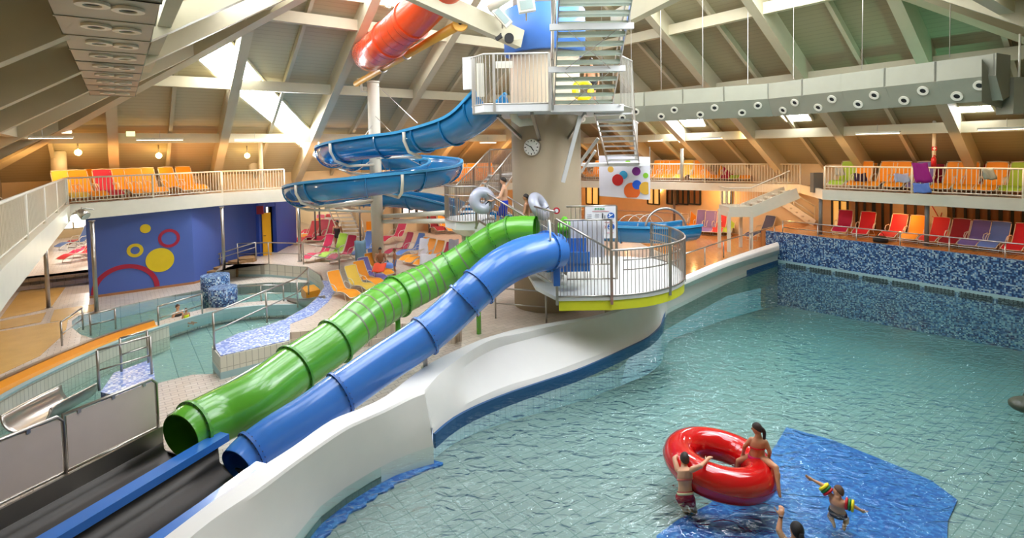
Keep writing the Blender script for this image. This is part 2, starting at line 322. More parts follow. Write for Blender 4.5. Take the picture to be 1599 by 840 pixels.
# rafters, thin rafters, purlins and hips, all one continuous cream frame member each
def rz(k, off): return ZA - SL*k - off
SN = Vector((0, 0, 1))
def facet(sa, ua, tu_a, sb, ub, tu_b, pos, thin, pur):
    # ua: outward axis; ub: along axis
    base = T.copy()
    for s in pos:
        k0 = max(abs(s), 2.0); m = MB(); p = base+ua*sa*k0+ub*s; q = base+ua*sa*HALF+ub*s
        m.beam((p.x, p.y, rz(k0, .42)), (q.x, q.y, rz(HALF, .42)), .36, .8); struct('ceiling_beam', m, M_beam)
    for s in thin:
        k0 = max(abs(s), 2.5); m = MB(); p = base+ua*sa*k0+ub*s; q = base+ua*sa*HALF+ub*s
        m.beam((p.x, p.y, rz(k0, .14)), (q.x, q.y, rz(HALF, .14)), .14, .26); struct('ceiling_beam', m, M_beam)
    for k in pur:
        m = MB(); p = base+ua*sa*k-ub*k; q = base+ua*sa*k+ub*k
        m.box(((p.x+q.x)/2, (p.y+q.y)/2, rz(k, .52)), (2*k, .26, .42), ub, ua); struct('ceiling_beam', m, M_beam)
mains = [.8-16.4, .8-12.3, .8-8.2, .8-4.1, .8, 4.9, 9.0, 13.1]; thins = [x+2.05 for x in mains]
facet(1, U1, TU1, 1, U2, TU2, [x-4.2+.0 for x in mains]+[12.9], [x-4.2+2.05 for x in mains]+[15], (7.4, 10.9, 14.25))
facet(1, U2, TU2, 1, U1, TU1, mains, thins, (7.6, 11.15, 14.6))
facet(-1, U2, TU2, 1, U1, TU1, mains, thins, (7.1, 10.6, 14.1))
facet(-1, U1, TU1, 1, U2, TU2, mains[1::2], [], (10.6, 14.1))
for a, b in ((1, -1), (1, 1), (-1, 1), (-1, -1)):
    m = MB(); p = T+(U1*a+U2*b)*1.2; q = T+(U1*a+U2*b)*HALF; m.beam((p.x, p.y, rz(1.2, .5)), (q.x, q.y, rz(HALF, .5)), .45, .95); struct('ceiling_beam', m, M_beam)
# roof lights
def skyl(pts, off=.05, glow=True):
    P = [roofhit(u, v, off) for u, v in pts]; n = (P[1]-P[0]).cross(P[2]-P[0]).normalized()
    if n.z > 0: n = -n
    c = sum(P, Vector())/len(P); m = MB(); m.add(P+[p-n*.04 for p in P], [tuple(range(len(P))), tuple(range(len(P), 2*len(P)))]+[(i, (i+1) % len(P), (i+1) % len(P)+len(P), i+len(P)) for i in range(len(P))])
    f = MB()
    for i in range(len(P)): f.beam(P[i], P[(i+1) % len(P)], .09, .14, up=n)
    w = struct('window_%d' % skyl.n, m, M_sky2); fr = f.build('window_frame', M_beam, w); skyl.n += 1
skyl.n = 1
SKY = [[(297, 82), (352, 52), (410, 122), (372, 148)], [(372, 148), (410, 122), (488, 206), (466, 226)], [(466, 226), (488, 206), (500, 218), (496, 248)],
       [(1027, 184), (1048, 183), (1082, 214), (1062, 222)], [(1058, 184), (1098, 183), (1104, 196), (1070, 197)], [(1217, 178), (1263, 176), (1270, 187), (1228, 189)],
       [(1466, 166), (1548, 161), (1556, 172), (1472, 176)], [(572, -2), (615, -30), (640, -12), (608, 12)], [(764, 14), (790, -6), (812, 4), (800, 22)]]
for p in SKY: skyl(p)
def skyb(k0, k1, s0, s1, ax, ms=None):           # roof light given on its facet
    sgn, ua, ub = ax; P = [T+ua*sgn*k+ub*s for k, s in ((k0, s0), (k0, s1), (k1, s1), (k1, s0))]; P = [Vector((p.x, p.y, roofz(p)-.05)) for p in P]
    m = MB(); m.add(P+[p+Vector((0, 0, .04)) for p in P], [(0, 1, 2, 3), (7, 6, 5, 4), (0, 4, 5, 1), (1, 5, 6, 2), (2, 6, 7, 3), (3, 7, 4, 0)]); w = struct('window_%d' % skyl.n, m, ms or M_sky); skyl.n += 1
    f = MB()
    for i in range(4): f.beam(P[i], P[(i+1) % 4], .1, .14)
    f.build('window_frame', M_beam, w)
skyb(5, 9, -6, 5, (-1, U2, U1)); skyb(5, 9, -5, 7, (-1, U1, U2))
skyb(4.8, 6.0, -6, -2.5, (1, U2, U1), M_sky3); skyb(4.8, 6.0, -.8, 1.5, (1, U2, U1), M_sky3); skyb(4.2, 6.6, -7, 5, (1, U1, U2))  # the brightest panes are added out of view to put glints on the water
# ceiling ducts with air nozzles
def duct(pts, prof, noz, label, parts):
    NR = .14 if parts == 0 else .17
    r = thing('air_duct', label, 'air duct', pts[0]); m = MB(); m.sweep(prof, pts, True); m.build('duct_body', M_duct, r)
    L = 0; P = [Vector(p) for p in pts]
    for i in range(len(P)-1):
        a, b = P[i], P[i+1]; d = (b-a); l = d.length; d.normalize(); sd = d.cross(SN).normalized(); n = int(l/1.25)
        for k in range(n+1):
            c = a+d*(l*k/max(n, 1)); s = MB()
            q = [c+sd*x*1.03+SN*(y+(.012 if y > 0 else -.012)) for x, y in prof]; kk = len(q)
            s.add([v-d*.03 for v in q]+[v+d*.03 for v in q], [(j, (j+1) % kk, (j+1) % kk+kk, j+kk) for j in range(kk)]+[tuple(range(kk)), tuple(range(kk, 2*kk))[::-1]]); s.build('duct_flange', M_duct, r)
            if k < n:
                for (fx, fy, fn, along) in noz:
                    cc = c+d*along+sd*fx+SN*fy; nn = (sd*fn[0]+SN*fn[1]).normalized()
                    z = MB(); z.disc(cc+nn*.02, NR, nn, .035, 20, NR*.55); z.disc(cc+nn*.005, NR*.56, nn, .02, 16); z.m = [0]*(len(z.f)-18)+[1]*18; z.build('air_nozzle', [M_white, M_black], r)
    h = MB()
    for i in range(len(P)-1):
        for t in (.15, .5, .85):
            c = P[i].lerp(P[i+1], t); top = roofz(c)
            if top > c.z+.8: h.tube([c+SN*.6, (c.x, c.y, top-.1)], .012, 5)
    h.build('hanger_rod', M_steel, r)
RD = [(12.4, 13.7, 6.9), (9.35, 19.4, 6.9), (5.4, 21.6, 6.9), (2.2, 22.6, 6.9)]
duct(RD, [(0, 0), (0, .55), (.8, .55), (.8, -.5), (.42, -.62)], [(.14, -.207, (-.85, -.55), .35), (.29, -.428, (-.85, -.55), .9)], 'long pale angular ventilation duct hanging in front of the far right gallery', 0)
m = MB(); m.add([D(1533, 92, 13.6), D(1560, 128, 14.2), D(1572, 172, 14.4), D(1533, 160, 13.9), D(1533, 92, 14.6), D(1560, 128, 14.8), D(1572, 172, 14.9), D(1533, 160, 14.7)], [(0, 1, 2, 3), (7, 6, 5, 4), (0, 4, 5, 1), (1, 5, 6, 2), (2, 6, 7, 3), (3, 7, 4, 0)]); m.box(D(1597, 150, 14.2), (.95, .5, .95)); tag(m.build('duct_end_piece', M_duct), 'tapering end piece of the right ventilation duct at the picture edge', 'duct end')
LD = [Vector((-2.2, 2.9, 7.0)), Vector((-4.5, 6.0, 7.0)), Vector((-7.6, 10.2, 7.0)), Vector((-11.6, 15.6, 7.0))]
duct(LD, [(-.52, 0), (.52, 0), (.62, .5), (-.62, .5)], [(-.12, 0, (0, -1), .4), (.22, 0, (0, -1), .5)], 'ribbed pale ventilation duct with round nozzles overhead at upper left', 1)

# ---- galleries: slab, fascia, railing ----
FL = 3.3
def lines_inner(pts, d):         # offset polyline outward (left of travel)
    out = []
    for i, p in enumerate(pts):
        a = (p-pts[i-1]).normalized() if i else (pts[1]-p).normalized(); b = (pts[i+1]-p).normalized() if i < len(pts)-1 else a
        t = (a+b).normalized(); n = Vector((-t.y, t.x, 0)); k = 1/max(.5, n.dot(Vector((-a.y, a.x, 0)))); out.append(p+n*d*k)
    return out
def clampsq(p):
    a = min(max(p.dot(U1), TU1-HALF+.1), TU1+HALF-.1); b = min(max(p.dot(U2), TU2-HALF+.1), TU2+HALF-.1); return F2(a, b)
def gallery(pts, zf, zb, zr, label, sides):
    m = MB(); outer = [F2(TU1-HALF+.1, TU2-HALF+.1)]
    poly = [(p.x, p.y) for p in pts]+sides; m.prism(poly, zf-.25, zf-.02); struct('gallery_slab', m, M_warmfloor if 'right' in label else M_deck)
    m = MB()
    m.sweep([(.035, zb), (.035, zf+.03), (-.16, zf+.03), (-.16, zb)][::-1], [Vector((p.x, p.y, 0)) for p in pts], True); struct('gallery_fascia', m, M_white)
def railing(pts, zf, zr, label, group, post=4.2, sp=.125, m=None, r=.035, off=.07, bot=.12, topz=None, posts=True, br=.011, midr=()):
    m = m or M_white; root = thing('guard_railing', label, 'railing', (pts[0].x, pts[0].y, zf), group); P = [Vector(p) for p in pts]
    t = MB(); t.tube([(p.x, p.y, zr) for p in P], r, 10); t.build('top_rail', m, root)
    t = MB(); t.tube([(p.x, p.y, zf+bot) for p in P], r*.6, 8); t.build('bottom_rail', m, root)
    for q in midr: t = MB(); t.tube([(p.x, p.y, q) for p in P], r*.55, 8); t.build('middle_rail', m, root)
    for i in range(len(P)-1):
        l = (P[i+1]-P[i]).length; ns = max(1, round(l/post))
        for k in range(ns):
            a = P[i].lerp(P[i+1], k/ns); b = P[i].lerp(P[i+1], (k+1)/ns); n = max(1, int((b-a).length/sp)); s = MB()
            for j in range(1, n):
                q = a.lerp(b, j/n); s.box((q.x, q.y, (zf+bot+zr)/2), (br*2, br*2, zr-zf-bot), (b-a).normalized())
            if n > 1: s.build('baluster_panel', m, root)
            if posts:
                s = MB(); s.cyl(a, r*1.15, zf-.3, zr, 10); s.build('post', m, root)
    s = MB(); s.cyl(P[-1], r*1.15, zf-.3, zr, 10); s.build('post', m, root); return root
xy = lambda p: (p.x, p.y)
gallery(NG[:5]+[NG[4].lerp(NG[5], .02)], 3.42, 2.85, 4.45, 'left gallery', [xy(F2(TU1+HALF-.2, NG[4].dot(U2)+.3)), xy(F2(TU1+HALF-.2, TU2-HALF+.2)), xy(F2(TU1-HALF+.2, TU2-HALF+.2)), (-.6-1.8, -1.6-1.35)])
GR = [NG[4].lerp(NG[5], .3)]+NG[5:]
gallery(GR, 3.1, 2.68, 4.2, 'far right gallery', [xy(F2(NG[9].dot(U1), TU2+HALF-.2)), xy(F2(TU1+HALF-.2, TU2+HALF-.2)), xy(F2(TU1+HALF-.2, GR[0].dot(U2)))])
def inset(pts, d=.08): return lines_inner(pts, d)
railing(inset(NG[:3]), 3.42, 4.45, 'white baluster railing running along the near gallery towards the camera', None, post=3.4, sp=.13)
railing(inset([NG[2], NG[3]]), 3.42, 4.45, 'white baluster railing above the blue wall with the bubbles', None, post=3.0)
railing(inset([NG[3], NG[4]]), 3.42, 4.45, 'short white railing of the left gallery beside the steel stairs', None)
railing(inset(GR[:2]), 3.1, 4.2, 'white railing of the far gallery partly hidden behind tower and spiral slide', None, sp=.14)
railing(inset([NG[5], NG[6]]), 3.1, 4.2, 'white baluster railing of the far gallery right of the bubble banner', None, post=5, sp=.14)
railing(inset([NG[7]+Vector((.1, .1, 0)), NG[8], NG[9]]), 3.1, 4.2, 'white baluster railing in front of the loungers on the right gallery', None, post=3.4, sp=.14)
# posts under galleries
def post(p, r, z0, z1, label, m=M_steel, grp=None):
    s = MB(); s.cyl(p, r, z0, z1, 16); s.cyl(p, r*1.7, z0, z0+.02, 16); s.cyl(p, r*1.5, z1-.03, z1, 16); o = s.build('support_column', m); tag(o, label, 'column', grp)
post(G(76, 481, ZL), .07, ZL, 2.86, 'slim brown metal column at the corner of the left gallery'); post(G(151, 487, ZL), .07, ZL, 2.86, 'slim metal column in front of the left edge of the blue bubble wall')
post(G(351, 440, ZL), .07, ZL, 2.86, 'slim metal column standing by the mosaic drums and blue wall'); post(G(469, 408, 0), .08, 0, 2.86, 'slim grey column left of the red lounger by the steel stairs')
for u, lab in ((1283, 'slim dark column between the white stair and the red loungers'), (1450, 'slim dark column left of the red lounger under the right gallery')):
    p = online(u, NG[7]+Vector((.2, .15, 0)), NG[8]+Vector((.2, .15, 0))); post(p, .08, ZM, 2.69, lab, mat('grey_post', '6c6a66', .5))
for u, y, lab in ((907, 350, 'dark post beside the warning sign below the far gallery'), (1053, 345, 'thin grey post behind the steel hoop of the blue slide')):
    post(G(u, y+10, 0), .07, 0, 2.7, lab, mat('grey_post', '6c6a66', .5))

# ---- ground ----
WL = [(1216, 408), (1140, 434), (1078, 459), (1050, 472), (1040, 484), (1036, 497), (1032, 512), (1014, 530), (985, 545), (940, 566), (900, 583), (850, 600), (800, 617), (750, 637), (710, 658), (678, 684)]
FWL = [(675, 690), (617, 717), (580, 737), (540, 761), (500, 791), (460, 840), (400, 930)]
W1 = [G(u, v, ZW) for u, v in WL]; W2 = [G(u, v, ZW) for u, v in FWL]
W1s = smoothpts(W1, 3); MOS = [G(1599, 470, ZW), ]; md = (MOS[0]-W1[0]).normalized(); MOSE = W1[0]+md*17
POOL = [xy(p) for p in W1s]+[xy(p) for p in W2]+[(-2.2, 1.0), (1, -1.5), (12, -2.5), (24, 2)]+[xy(MOSE)]
def zf(p): return -.78-.085*max(0, (p[0]*.45+p[1]*.89-7.5)) if not isinstance(p, Vector) else -.78-.085*max(0, (p.x*.45+p.y*.89-7.5))
m = MB()
bigp = [xy(p) for p in SQ]
# deck at level 0 and the lower pool area
DB = [(722, 503), (603, 506), (453, 519), (452, 531), (400, 543), (345, 556), (333, 540), (372, 521), (410, 511), (445, 499), (480, 479), (497, 464), (507, 447), (500, 430), (480, 417), (420, 412), (350, 412), (338, 424)]
DBw = [G(u, v, 0) for u, v in DB]
farL = [G(405, 399, 0), Vector((-13.5, 33, 0))]
d0 = [xy(W1[0]+Vector((.3, .3, 0)))]+[xy(G(u, v-2, .2)) for u, v in [(1135, 403), (1073, 428), (1040, 442), (1010, 455), (990, 470), (965, 488), (930, 497), (890, 501), (850, 506), (800, 514), (755, 527), (720, 540)]]+[xy(p) for p in DBw]+[xy(p) for p in farL]+[xy(F2(TU1+HALF, TU2-HALF)), xy(SQ[1]), xy(F2(W1[0].dot(U1), TU2+HALF))]
m.prism(d0, -1.6, 0.0); struct('floor', m, M_deck)
KP = [(113, 512), (112, 501), (122, 493), (152, 486), (230, 469), (310, 453), (345, 446), (420, 441), (485, 441), (530, 445), (560, 470), (520, 520), (430, 560), (345, 583), (300, 585), (250, 597), (205, 622), (150, 655), (80, 700), (10, 730), (-60, 760), (-60, 660), (0, 632), (100, 580), (180, 545), (150, 530), (125, 522)]
KPw = [G(u, v, ZL) for u, v in KP]
LF = [xy(G(560, 430, ZL)), xy(F2(TU1+HALF, TU2-8)), xy(SQ[0]), xy(SQ[3]), (-1.5, -1), (-2.6, 3), xy(G(440, 760, ZL)), xy(G(600, 620, ZL)), xy(G(760, 520, ZL)), xy(G(800, 490, ZL))]
m = MB(); m.flat(LF, ZL, [[xy(p) for p in KPw]]); struct('floor', m, M_low)
m = MB(); k = [xy(p) for p in KPw]
m.flat([(p[0], p[1]) for p in k], ZL-.45)
for i in range(len(k)):
    a, b = k[i], k[(i+1) % len(k)]; m.add([(a[0], a[1], ZL-.45), (b[0], b[1], ZL-.45), (b[0], b[1], ZL), (a[0], a[1], ZL)], [(0, 1, 2, 3)])
struct('floor', m, M_kidtile)
m = MB(); m.prism(k, ZL-.44, ZL-.04); struct('water', m, M_water2)
# steps between the two levels
for i, (a, b) in enumerate((((453, 530), (606, 516)), ((470, 545), (640, 522)))):
    z = -.2*(i+1); A = G(*a, z); B = G(*b, z); C = G(700+i*10, 505+i*22, z); m = MB(); A0 = DBw[2]+Vector((.1, .2, 0)); m.prism([xy(A), xy(B), xy(C), xy(G(725, 490, 0)), xy(G(603, 495, 0)), xy(G(455, 505, 0))], -.6, z); struct('floor_step', m, M_deck)
# amber floor under the far and right galleries, raised terrace behind the mosaic wall
m = MB(); tp = [xy(W1[0]), xy(MOSE), xy(F2(MOSE.dot(U1), TU2+HALF)), xy(F2(W1[0].dot(U1)+1.0, TU2+HALF)), xy(W1[0]+U1*1.0+U2*.2)]; m.prism(tp, -3, ZM); struct('floor', m, M_warmfloor)
m = MB(); ap = [xy(G(u, v, 0)) for u, v in ((1216, 392), (1075, 440), (1045, 400), (960, 362), (905, 372), (905, 345))]+[xy(F2(W1[0].dot(U1)+14, TU2+HALF-.2)), xy(F2(W1[0].dot(U1), TU2+HALF-.2))]; m.prism(ap, .001, .012); struct('floor', m, M_warmfloor)
# mosaic wall of the wave machine
m = MB(); n2 = U2; c0 = W1[0]-md*.6; c1 = MOSE; mid = (c0+c1)/2
m.box((mid.x-n2.x*.06, mid.y-n2.y*.06, -.95), ((c1-c0).length, .12, 3.9), md, n2); struct('wall_mosaic', m, M_mos)
m = MB(); m.box((mid.x-n2.x*.13, mid.y-n2.y*.13, -.42), ((c1-c0).length, .05, .16), md, n2); struct('trim_1', m, M_turq)
for i in range(12):
    c = W1[0]+md*(.9+i*1.1)-n2*.16; m = MB(); m.box((c.x, c.y, -.56), (.95, .03, .22), md, n2)
    for j in range(8): m.box((c.x, c.y, -.56)+Vector((0, 0, 0)) if False else (c+md*(-.42+j*.12)).to_tuple()[:2]+(-.56,), (.03, .06, .24), md, n2)
    tag(m.build('inlet_grille', M_dark), 'dark slotted grille at the waterline of the mosaic wall', 'grille', 'waterline grilles of the mosaic wall')
# wave pool basin
m = MB(); m.flat(POOL, zf); struct('floor', m, M_pooltile)
m = MB(); n = len(POOL)
for i in range(n):
    a, b = POOL[i], POOL[(i+1) % n]; m.add([(a[0], a[1], zf(a)-.02), (b[0], b[1], zf(b)-.02), (b[0], b[1], -.62), (a[0], a[1], -.62)], [(0, 1, 2, 3)])
struct('wall_pool', m, tilemat('pool_side_tile', '98b8ac', '90b0a4', '6f9284', .16, .32, .012, vert=True))
m = MB(); m.prism(POOL, lambda p: zf(p)+.003, ZW); struct('water', m, M_water1)
# blue band at the waterline
m = MB(); m.sweep([(.03, -.2), (.03, .09), (-.03, .09), (-.03, -.2)], [Vector((p.x, p.y, ZW)) for p in W1s], True); struct('trim_2', m, M_band)
# blue mosaic field on the pool floor
zz = -1.0
def gf(u, v):
    p = G(u, v, -1.0)
    for _ in range(6): p = G(u, v, zf(p)+.012)
    return p
BF = [(1228, 668), (1300, 688), (1400, 728), (1455, 752), (1495, 782), (1480, 815), (1478, 870), (1030, 900), (1025, 838), (1060, 812), (1105, 790), (1150, 755), (1195, 720), (1215, 690)]
P = [gf(u, v) for u, v in BF]; m = MB(); m.prism([xy(p) for p in P], lambda p: zf(p)+.0, lambda p: zf(p)+.03); struct('floor_mosaic', m, M_mos3)
# mosaic skirting where the near pool wall meets the pool floor
Q = [gf(u, v+12) for u, v in FWL]; Q = [gf(688, 690)]+Q; m = MB(); rnd = random.Random(1)
poly = [xy(p+Vector((.2+.1*rnd.random(), -.08, 0))) for p in smoothpts([Vector((p.x, p.y, 0)) for p in W2[:]], 6)]; inner = [xy(p) for p in smoothpts(W2, 6)]
m.prism(poly+inner[::-1], lambda p: zf(p)+.0, lambda p: zf(p)+.035); struct('trim_3', m, M_mos3)

def es(o, a=28):
    q = o.modifiers.new('e', 'EDGE_SPLIT'); q.split_angle = math.radians(a); return o
# ---- white pool surround: sloping sill beyond, plain wall towards the camera ----
back = [(1214, 377), (1135, 403), (1073, 428)]; Zt = .5; BK = [G(u, v, Zt) for u, v in back]
def wallmesh(name, ST, sub_=4):          # stations: back edge, front top edge, foot, lip, waterline, top level
    rows = []
    for bk, ft, fo, li, wt, z in ST:
        B_ = G(*bk, z); A_ = G(*ft, z); W_ = G(*wt, ZW)
        fo_ = D(*fo, A_.y-.03) if fo else A_.lerp(W_, .35); li_ = D(*li, W_.y+.02) if li else A_.lerp(W_, .7)
        rows.append([Vector((B_.x, B_.y, -.6)), Vector((B_.x, B_.y, z-.04)), B_+(A_-B_)*.07, A_+(B_-A_)*.06, A_-SN*.04, fo_, fo_.lerp(li_, .5)-SN*(.0 if not fo else .03), li_+(fo_-li_)*.04, li_-SN*.04, W_, Vector((W_.x, W_.y, -1.15 if name == 'wall_near' else -.55))])
    k = len(rows[0]); rs = [smoothpts([r[q] for r in rows], sub_) for q in range(k)]; nn = len(rs[0]); m = MB()
    m.add([rs[q][i] for i in range(nn) for q in range(k)], [(i*k+q, (i+1)*k+q, (i+1)*k+(q+1) % k, i*k+(q+1) % k) for i in range(nn-1) for q in range(k)]+[tuple(range(k)), tuple(range((nn-1)*k, nn*k))])
    return es(struct(name, m, M_wall, smooth=True), 24)
wallmesh('wall_poolside', [((1214, 377), (1217, 383), (1217, 390), (1217, 397), (1216, 408), .5), ((1135, 403), (1139, 409), (1139, 415), (1140, 424), (1140, 434), .5), ((1073, 428), (1077, 434), (1077, 441), (1078, 449), (1078, 459), .5),
    ((1040, 442), (1045, 448), (1046, 455), (1049, 463), (1050, 472), .5), ((1012, 458), (1018, 464), (1021, 474), (1036, 486), (1037, 496), .5), ((985, 474), (988, 479), (992, 490), (1024, 508), (1028, 518), .5), ((930, 492), (930, 497), (930, 507), (978, 538), (985, 545), .5),
    ((870, 502), (870, 508), (872, 518), (893, 572), (900, 583), .5), ((812, 512), (812, 521), (812, 533), (843, 590), (850, 600), .5), ((785, 519), (770, 530), (770, 546), (795, 604), (800, 617), .5), ((752, 529), (729, 552), (729, 570), (746, 624), (750, 637), .5),
    ((705, 548), (690, 582), (699, 600), (706, 646), (710, 658), .5), ((669, 566), (663, 612), (666, 664), (676, 668), (678, 684), .5)])
wallmesh('wall_near', [((669, 566), (663, 612), None, None, (677, 696), .5), ((636, 590), (642, 620), None, None, (650, 705), .5), ((602, 617), (602, 640), None, None, (617, 718), .52), ((566, 635), (566, 656), None, None, (580, 737), .56), ((516, 655), (534, 672), None, None, (540, 761), .6),
    ((455, 697), (470, 716), None, None, (500, 791), .6), ((395, 735), (400, 768), None, None, (460, 840), .6), ((320, 789), (330, 815), None, None, (400, 930), .6), ((200, 880), (240, 890), None, None, (330, 1010), .6)])
# ---- blue wall with bubbles ----
BW = [G(140, 466, ZL), G(304, 443, ZL), G(404, 412, ZL)]
m = MB(); m.sweep([(0, ZL), (0, 2.9), (-.2, 2.9), (-.2, ZL)], [Vector((p.x, p.y, 0)) for p in BW[:1]+BW[1:]], True); struct('wall_blue', m, M_bwall)
m = MB(); m.sweep([(.02, 0), (.02, .1), (0, .1), (0, 0)], [Vector((p.x, p.y, ZL)) for p in BW], True); struct('baseboard_blue', m, mat('terracotta_base', 'a8744c', .6))
bn = (BW[1]-BW[0]).cross(SN).normalized(); bp0 = BW[0]+bn*.012
def bub(u, v, ue, r0f, mt, lab):
    c = onplane(u, v, bp0, bn); e = onplane(ue, v, bp0, bn); r = (e-c).length; m = MB(); m.disc(c, r, bn, .02, 40, r*r0f); return c, r, mt, m
for u, v, ue, rf, mt, lab in ((227, 357, 235.5, 0, M_bubY, 'small solid yellow dot painted highest on the blue wall'), (264, 372, 281, .7, M_bubR, 'crimson ring painted on the blue wall'),
        (211, 391, 224, .56, M_bubY, 'small yellow ring painted on the blue wall'), (250, 406, 272, 0, M_bubY, 'large solid yellow disc painted on the blue wall')):
    c, r, mt, m = bub(u, v, ue, rf, mt, lab); tag(m.build('painted_bubble', mt), lab, 'wall decoration', 'bubbles painted on the blue wall')
c = onplane(198, 466, bp0, bn); c.z = ZL+.12; r = (onplane(245, 466, bp0, bn)-c).length; m = MB(); vs = []; h = SN; t = bn.cross(SN).normalized()
for k in range(25):
    a = math.pi*k/24
    for rr in (r, r*.84):
        for o in (0, .02): vs.append(c+t*math.cos(a)*rr+SN*math.sin(a)*rr*.95+bn*o)
m.add(vs, [(k*4+x, (k+1)*4+x, (k+1)*4+y, k*4+y) for k in range(24) for x, y in ((0, 1), (1, 3), (3, 2), (2, 0))])
tag(m.build('painted_bubble', M_bubR), 'large crimson half ring rising from the foot of the blue wall', 'wall decoration', 'bubbles painted on the blue wall')
m = MB(); a, b = G(430, 394, 0), G(461, 377, 0); m.beam((a.x, a.y, 1.4), (b.x, b.y, 1.4), .2, 2.9); struct('wall_cabin', m, M_bwall2)
m = MB(); a2, b2 = G(404, 400, 0), G(415, 397, 0); m.beam((a2.x, a2.y, 1.3), (b2.x, b2.y, 1.3), .2, 2.9); struct('wall_cabin', m, M_bwall2)
m = MB(); m.beam((b2.x, b2.y, 2.75), (a.x, a.y, 2.75), .2, .55); m.mi = 1; m.beam((b2.x, b2.y+.5, 1.2), (a.x, a.y+.5, 1.2), .1, 2.5); struct('wall_cabin', m, [M_bwall2, M_dark])
m = MB(); dp, dq = G(414, 398, 0), G(427, 396, 0); m.beam((dp.x, dp.y-.2, 1.1), (dq.x, dq.y-.2, 1.1), .06, 2.2); dd = struct('door_1', m, mat('yellow_door', 'f0b51c', .4)); m = MB(); m.beam((dp.x+.1, dp.y-.3, 1.05), (dp.x+.22, dp.y-.3, 1.05), .03, .03); m.build('door_handle', M_dark, dd)
m = MB(); p = D(406, 328, a2.y-.12); m.box(p, (.34, .06, .42)); tag(m.build('notice_board', mat('red_notice', 'a02430', .5)), 'small red notice high on the dark blue cabin wall', 'notice')
# bright windows behind, seen under the galleries
def glaz(u0, u1, v0, v1, Y0, Y1, mt, nm, bars, fr=M_dark):
    A = D(u0, v0, Y0); B = D(u1, v0, Y1); C = D(u1, v1, Y1); E = D(u0, v1, Y0); B.z = A.z; C.z = E.z; n = (B-A).cross(SN).normalized()
    m = MB(); m.add([A, B, C, E, A-n*.04, B-n*.04, C-n*.04, E-n*.04], [(0, 1, 2, 3), (7, 6, 5, 4), (0, 4, 5, 1), (1, 5, 6, 2), (2, 6, 7, 3), (3, 7, 4, 0)]); w = struct('window_%d' % skyl.n, m, mt); skyl.n += 1
    f = MB()
    for i in range(bars+1):
        t = i/bars; p, q = A.lerp(B, t), E.lerp(C, t); f.beam(p+n*.03, q+n*.03, .09, .09, up=n)
    for p, q in ((A, B), (E, C)): f.beam(p+n*.03, q+n*.03, .09, .09, up=n)
    f.build('window_frame', fr, w)
for u0, u1 in ((628, 649), (651, 672), (674, 694), (696, 716)):
    la, lb = F2(TU1+HALF-.12, 0), F2(TU1+HALF-.12, 30); a = online(u0, la, lb); b = online(u1, la, lb); glaz(u0, u1, 311, 337, a.y, b.y, M_win, '', 2)
for u0, u1, mt in ((916, 935, M_winw), (1012, 1030, M_winw), (1042, 1058, M_curt), (1059, 1075, M_curt), (1076, 1094, M_curt), (1128, 1142, M_winw)):
    la, lb = F2(0, TU2+HALF-.12), F2(40, TU2+HALF-.12); a = online(u0, la, lb); b = online(u1, la, lb); glaz(u0, u1, 290, 318, a.y, b.y, mt, '', 2)
for u0, u1, mt in ((1300, 1324, M_winw), (1338, 1364, M_curt), (1366, 1392, M_curt), (1414, 1446, M_curt), (1490, 1526, M_curt), (1528, 1562, M_curt), (1564, 1599, M_curt)):
    la, lb = F2(0, TU2+HALF-.12), F2(40, TU2+HALF-.12); a = online(u0, la, lb); b = online(u1, la, lb); glaz(u0, u1, 312, 366, a.y, b.y, mt, '', 2)
for s in range(7):
    p = F2(-2+s*5.2, TU2+HALF-2.0, 0); point('wall_lamp_light', (p.x, p.y, 2.45), .04, WARM, 60)
for s in range(6): p = F2(-2+s*5.5, TU2+14.0, 4.9); area('gallery_warm_fill', p, p+U2*1.2-SN*.35, 5, .12, WARM, 42)  # unseen warm area lights added along the galleries to tint them orange
for s in range(5): p = F2(TU1+13.7, TU2-13+s*5.5, 4.95); area('gallery_warm_fill', p, p+U1*1.0+SN*.1, 5, .12, WARM, 80)
for s in range(5): p = F2(-5+s*6, TU2-13.9, 4.9); area('gallery_warm_fill', p, p-U2*1.2-SN*.2, 5, .12, WARM, 70)
point('gallery_ceiling_fill', (-8.6, 4.2, 4.9), .04, (1, .78, .42), 90); point('gallery_ceiling_fill', (-14, 11.5, 4.9), .04, (1, .78, .42), 70)  # unseen warm fill added to brighten the near left ceiling
# amber lamps below the far gallery
for u, v in ((960, 300), (1030, 330), (1120, 345), (880, 330)): 
    p = G(u, v+20, 0); point('unseen_light', (p.x, p.y, 2.4), .04, WARM, 100)
point('unseen_light', (-17.5, 24, 2.2), .04, (1, .9, .8), 320); point('unseen_light', (-13, 17.5, 2.4), .04, (1, .8, .5), 60)  # white light added, unseen, to brighten the floor under the left gallery
point('unseen_light', tuple(F2(TU1+HALF+6, 7, 2.6)), .04, (1, .95, .9), 600); point('unseen_light', tuple(F2(TU1+HALF+6, -1, 2.6)), .04, (1, .95, .9), 600); point('unseen_light', (-4, 33, 2.5), .04, (1, .8, .6), 160)  # bright room gets added, unseen lights without fixtures
# ================= tower, slides, stairs =================
TX, TY, TR = 1.16, 17.85, 1.15
tw = thing('concrete_tower', 'round concrete tower in the middle of the hall carrying stairs and slides', 'tower', (TX, TY, 0))
m = MB(); m.cyl((TX, TY), TR, 0, 8.35, 48, TR*1.0); m.build('shaft', M_conc, tw)
m = MB(); m.cyl((TX, TY), TR*1.17, 8.35, 9.75, 48, TR*1.17); m.build('blue_collar', M_collar, tw)
m = MB(); m.cyl((TX, TY), TR*.9, 9.75, rz(1.0, -.3), 40); m.build('upper_shaft', M_beam, tw)
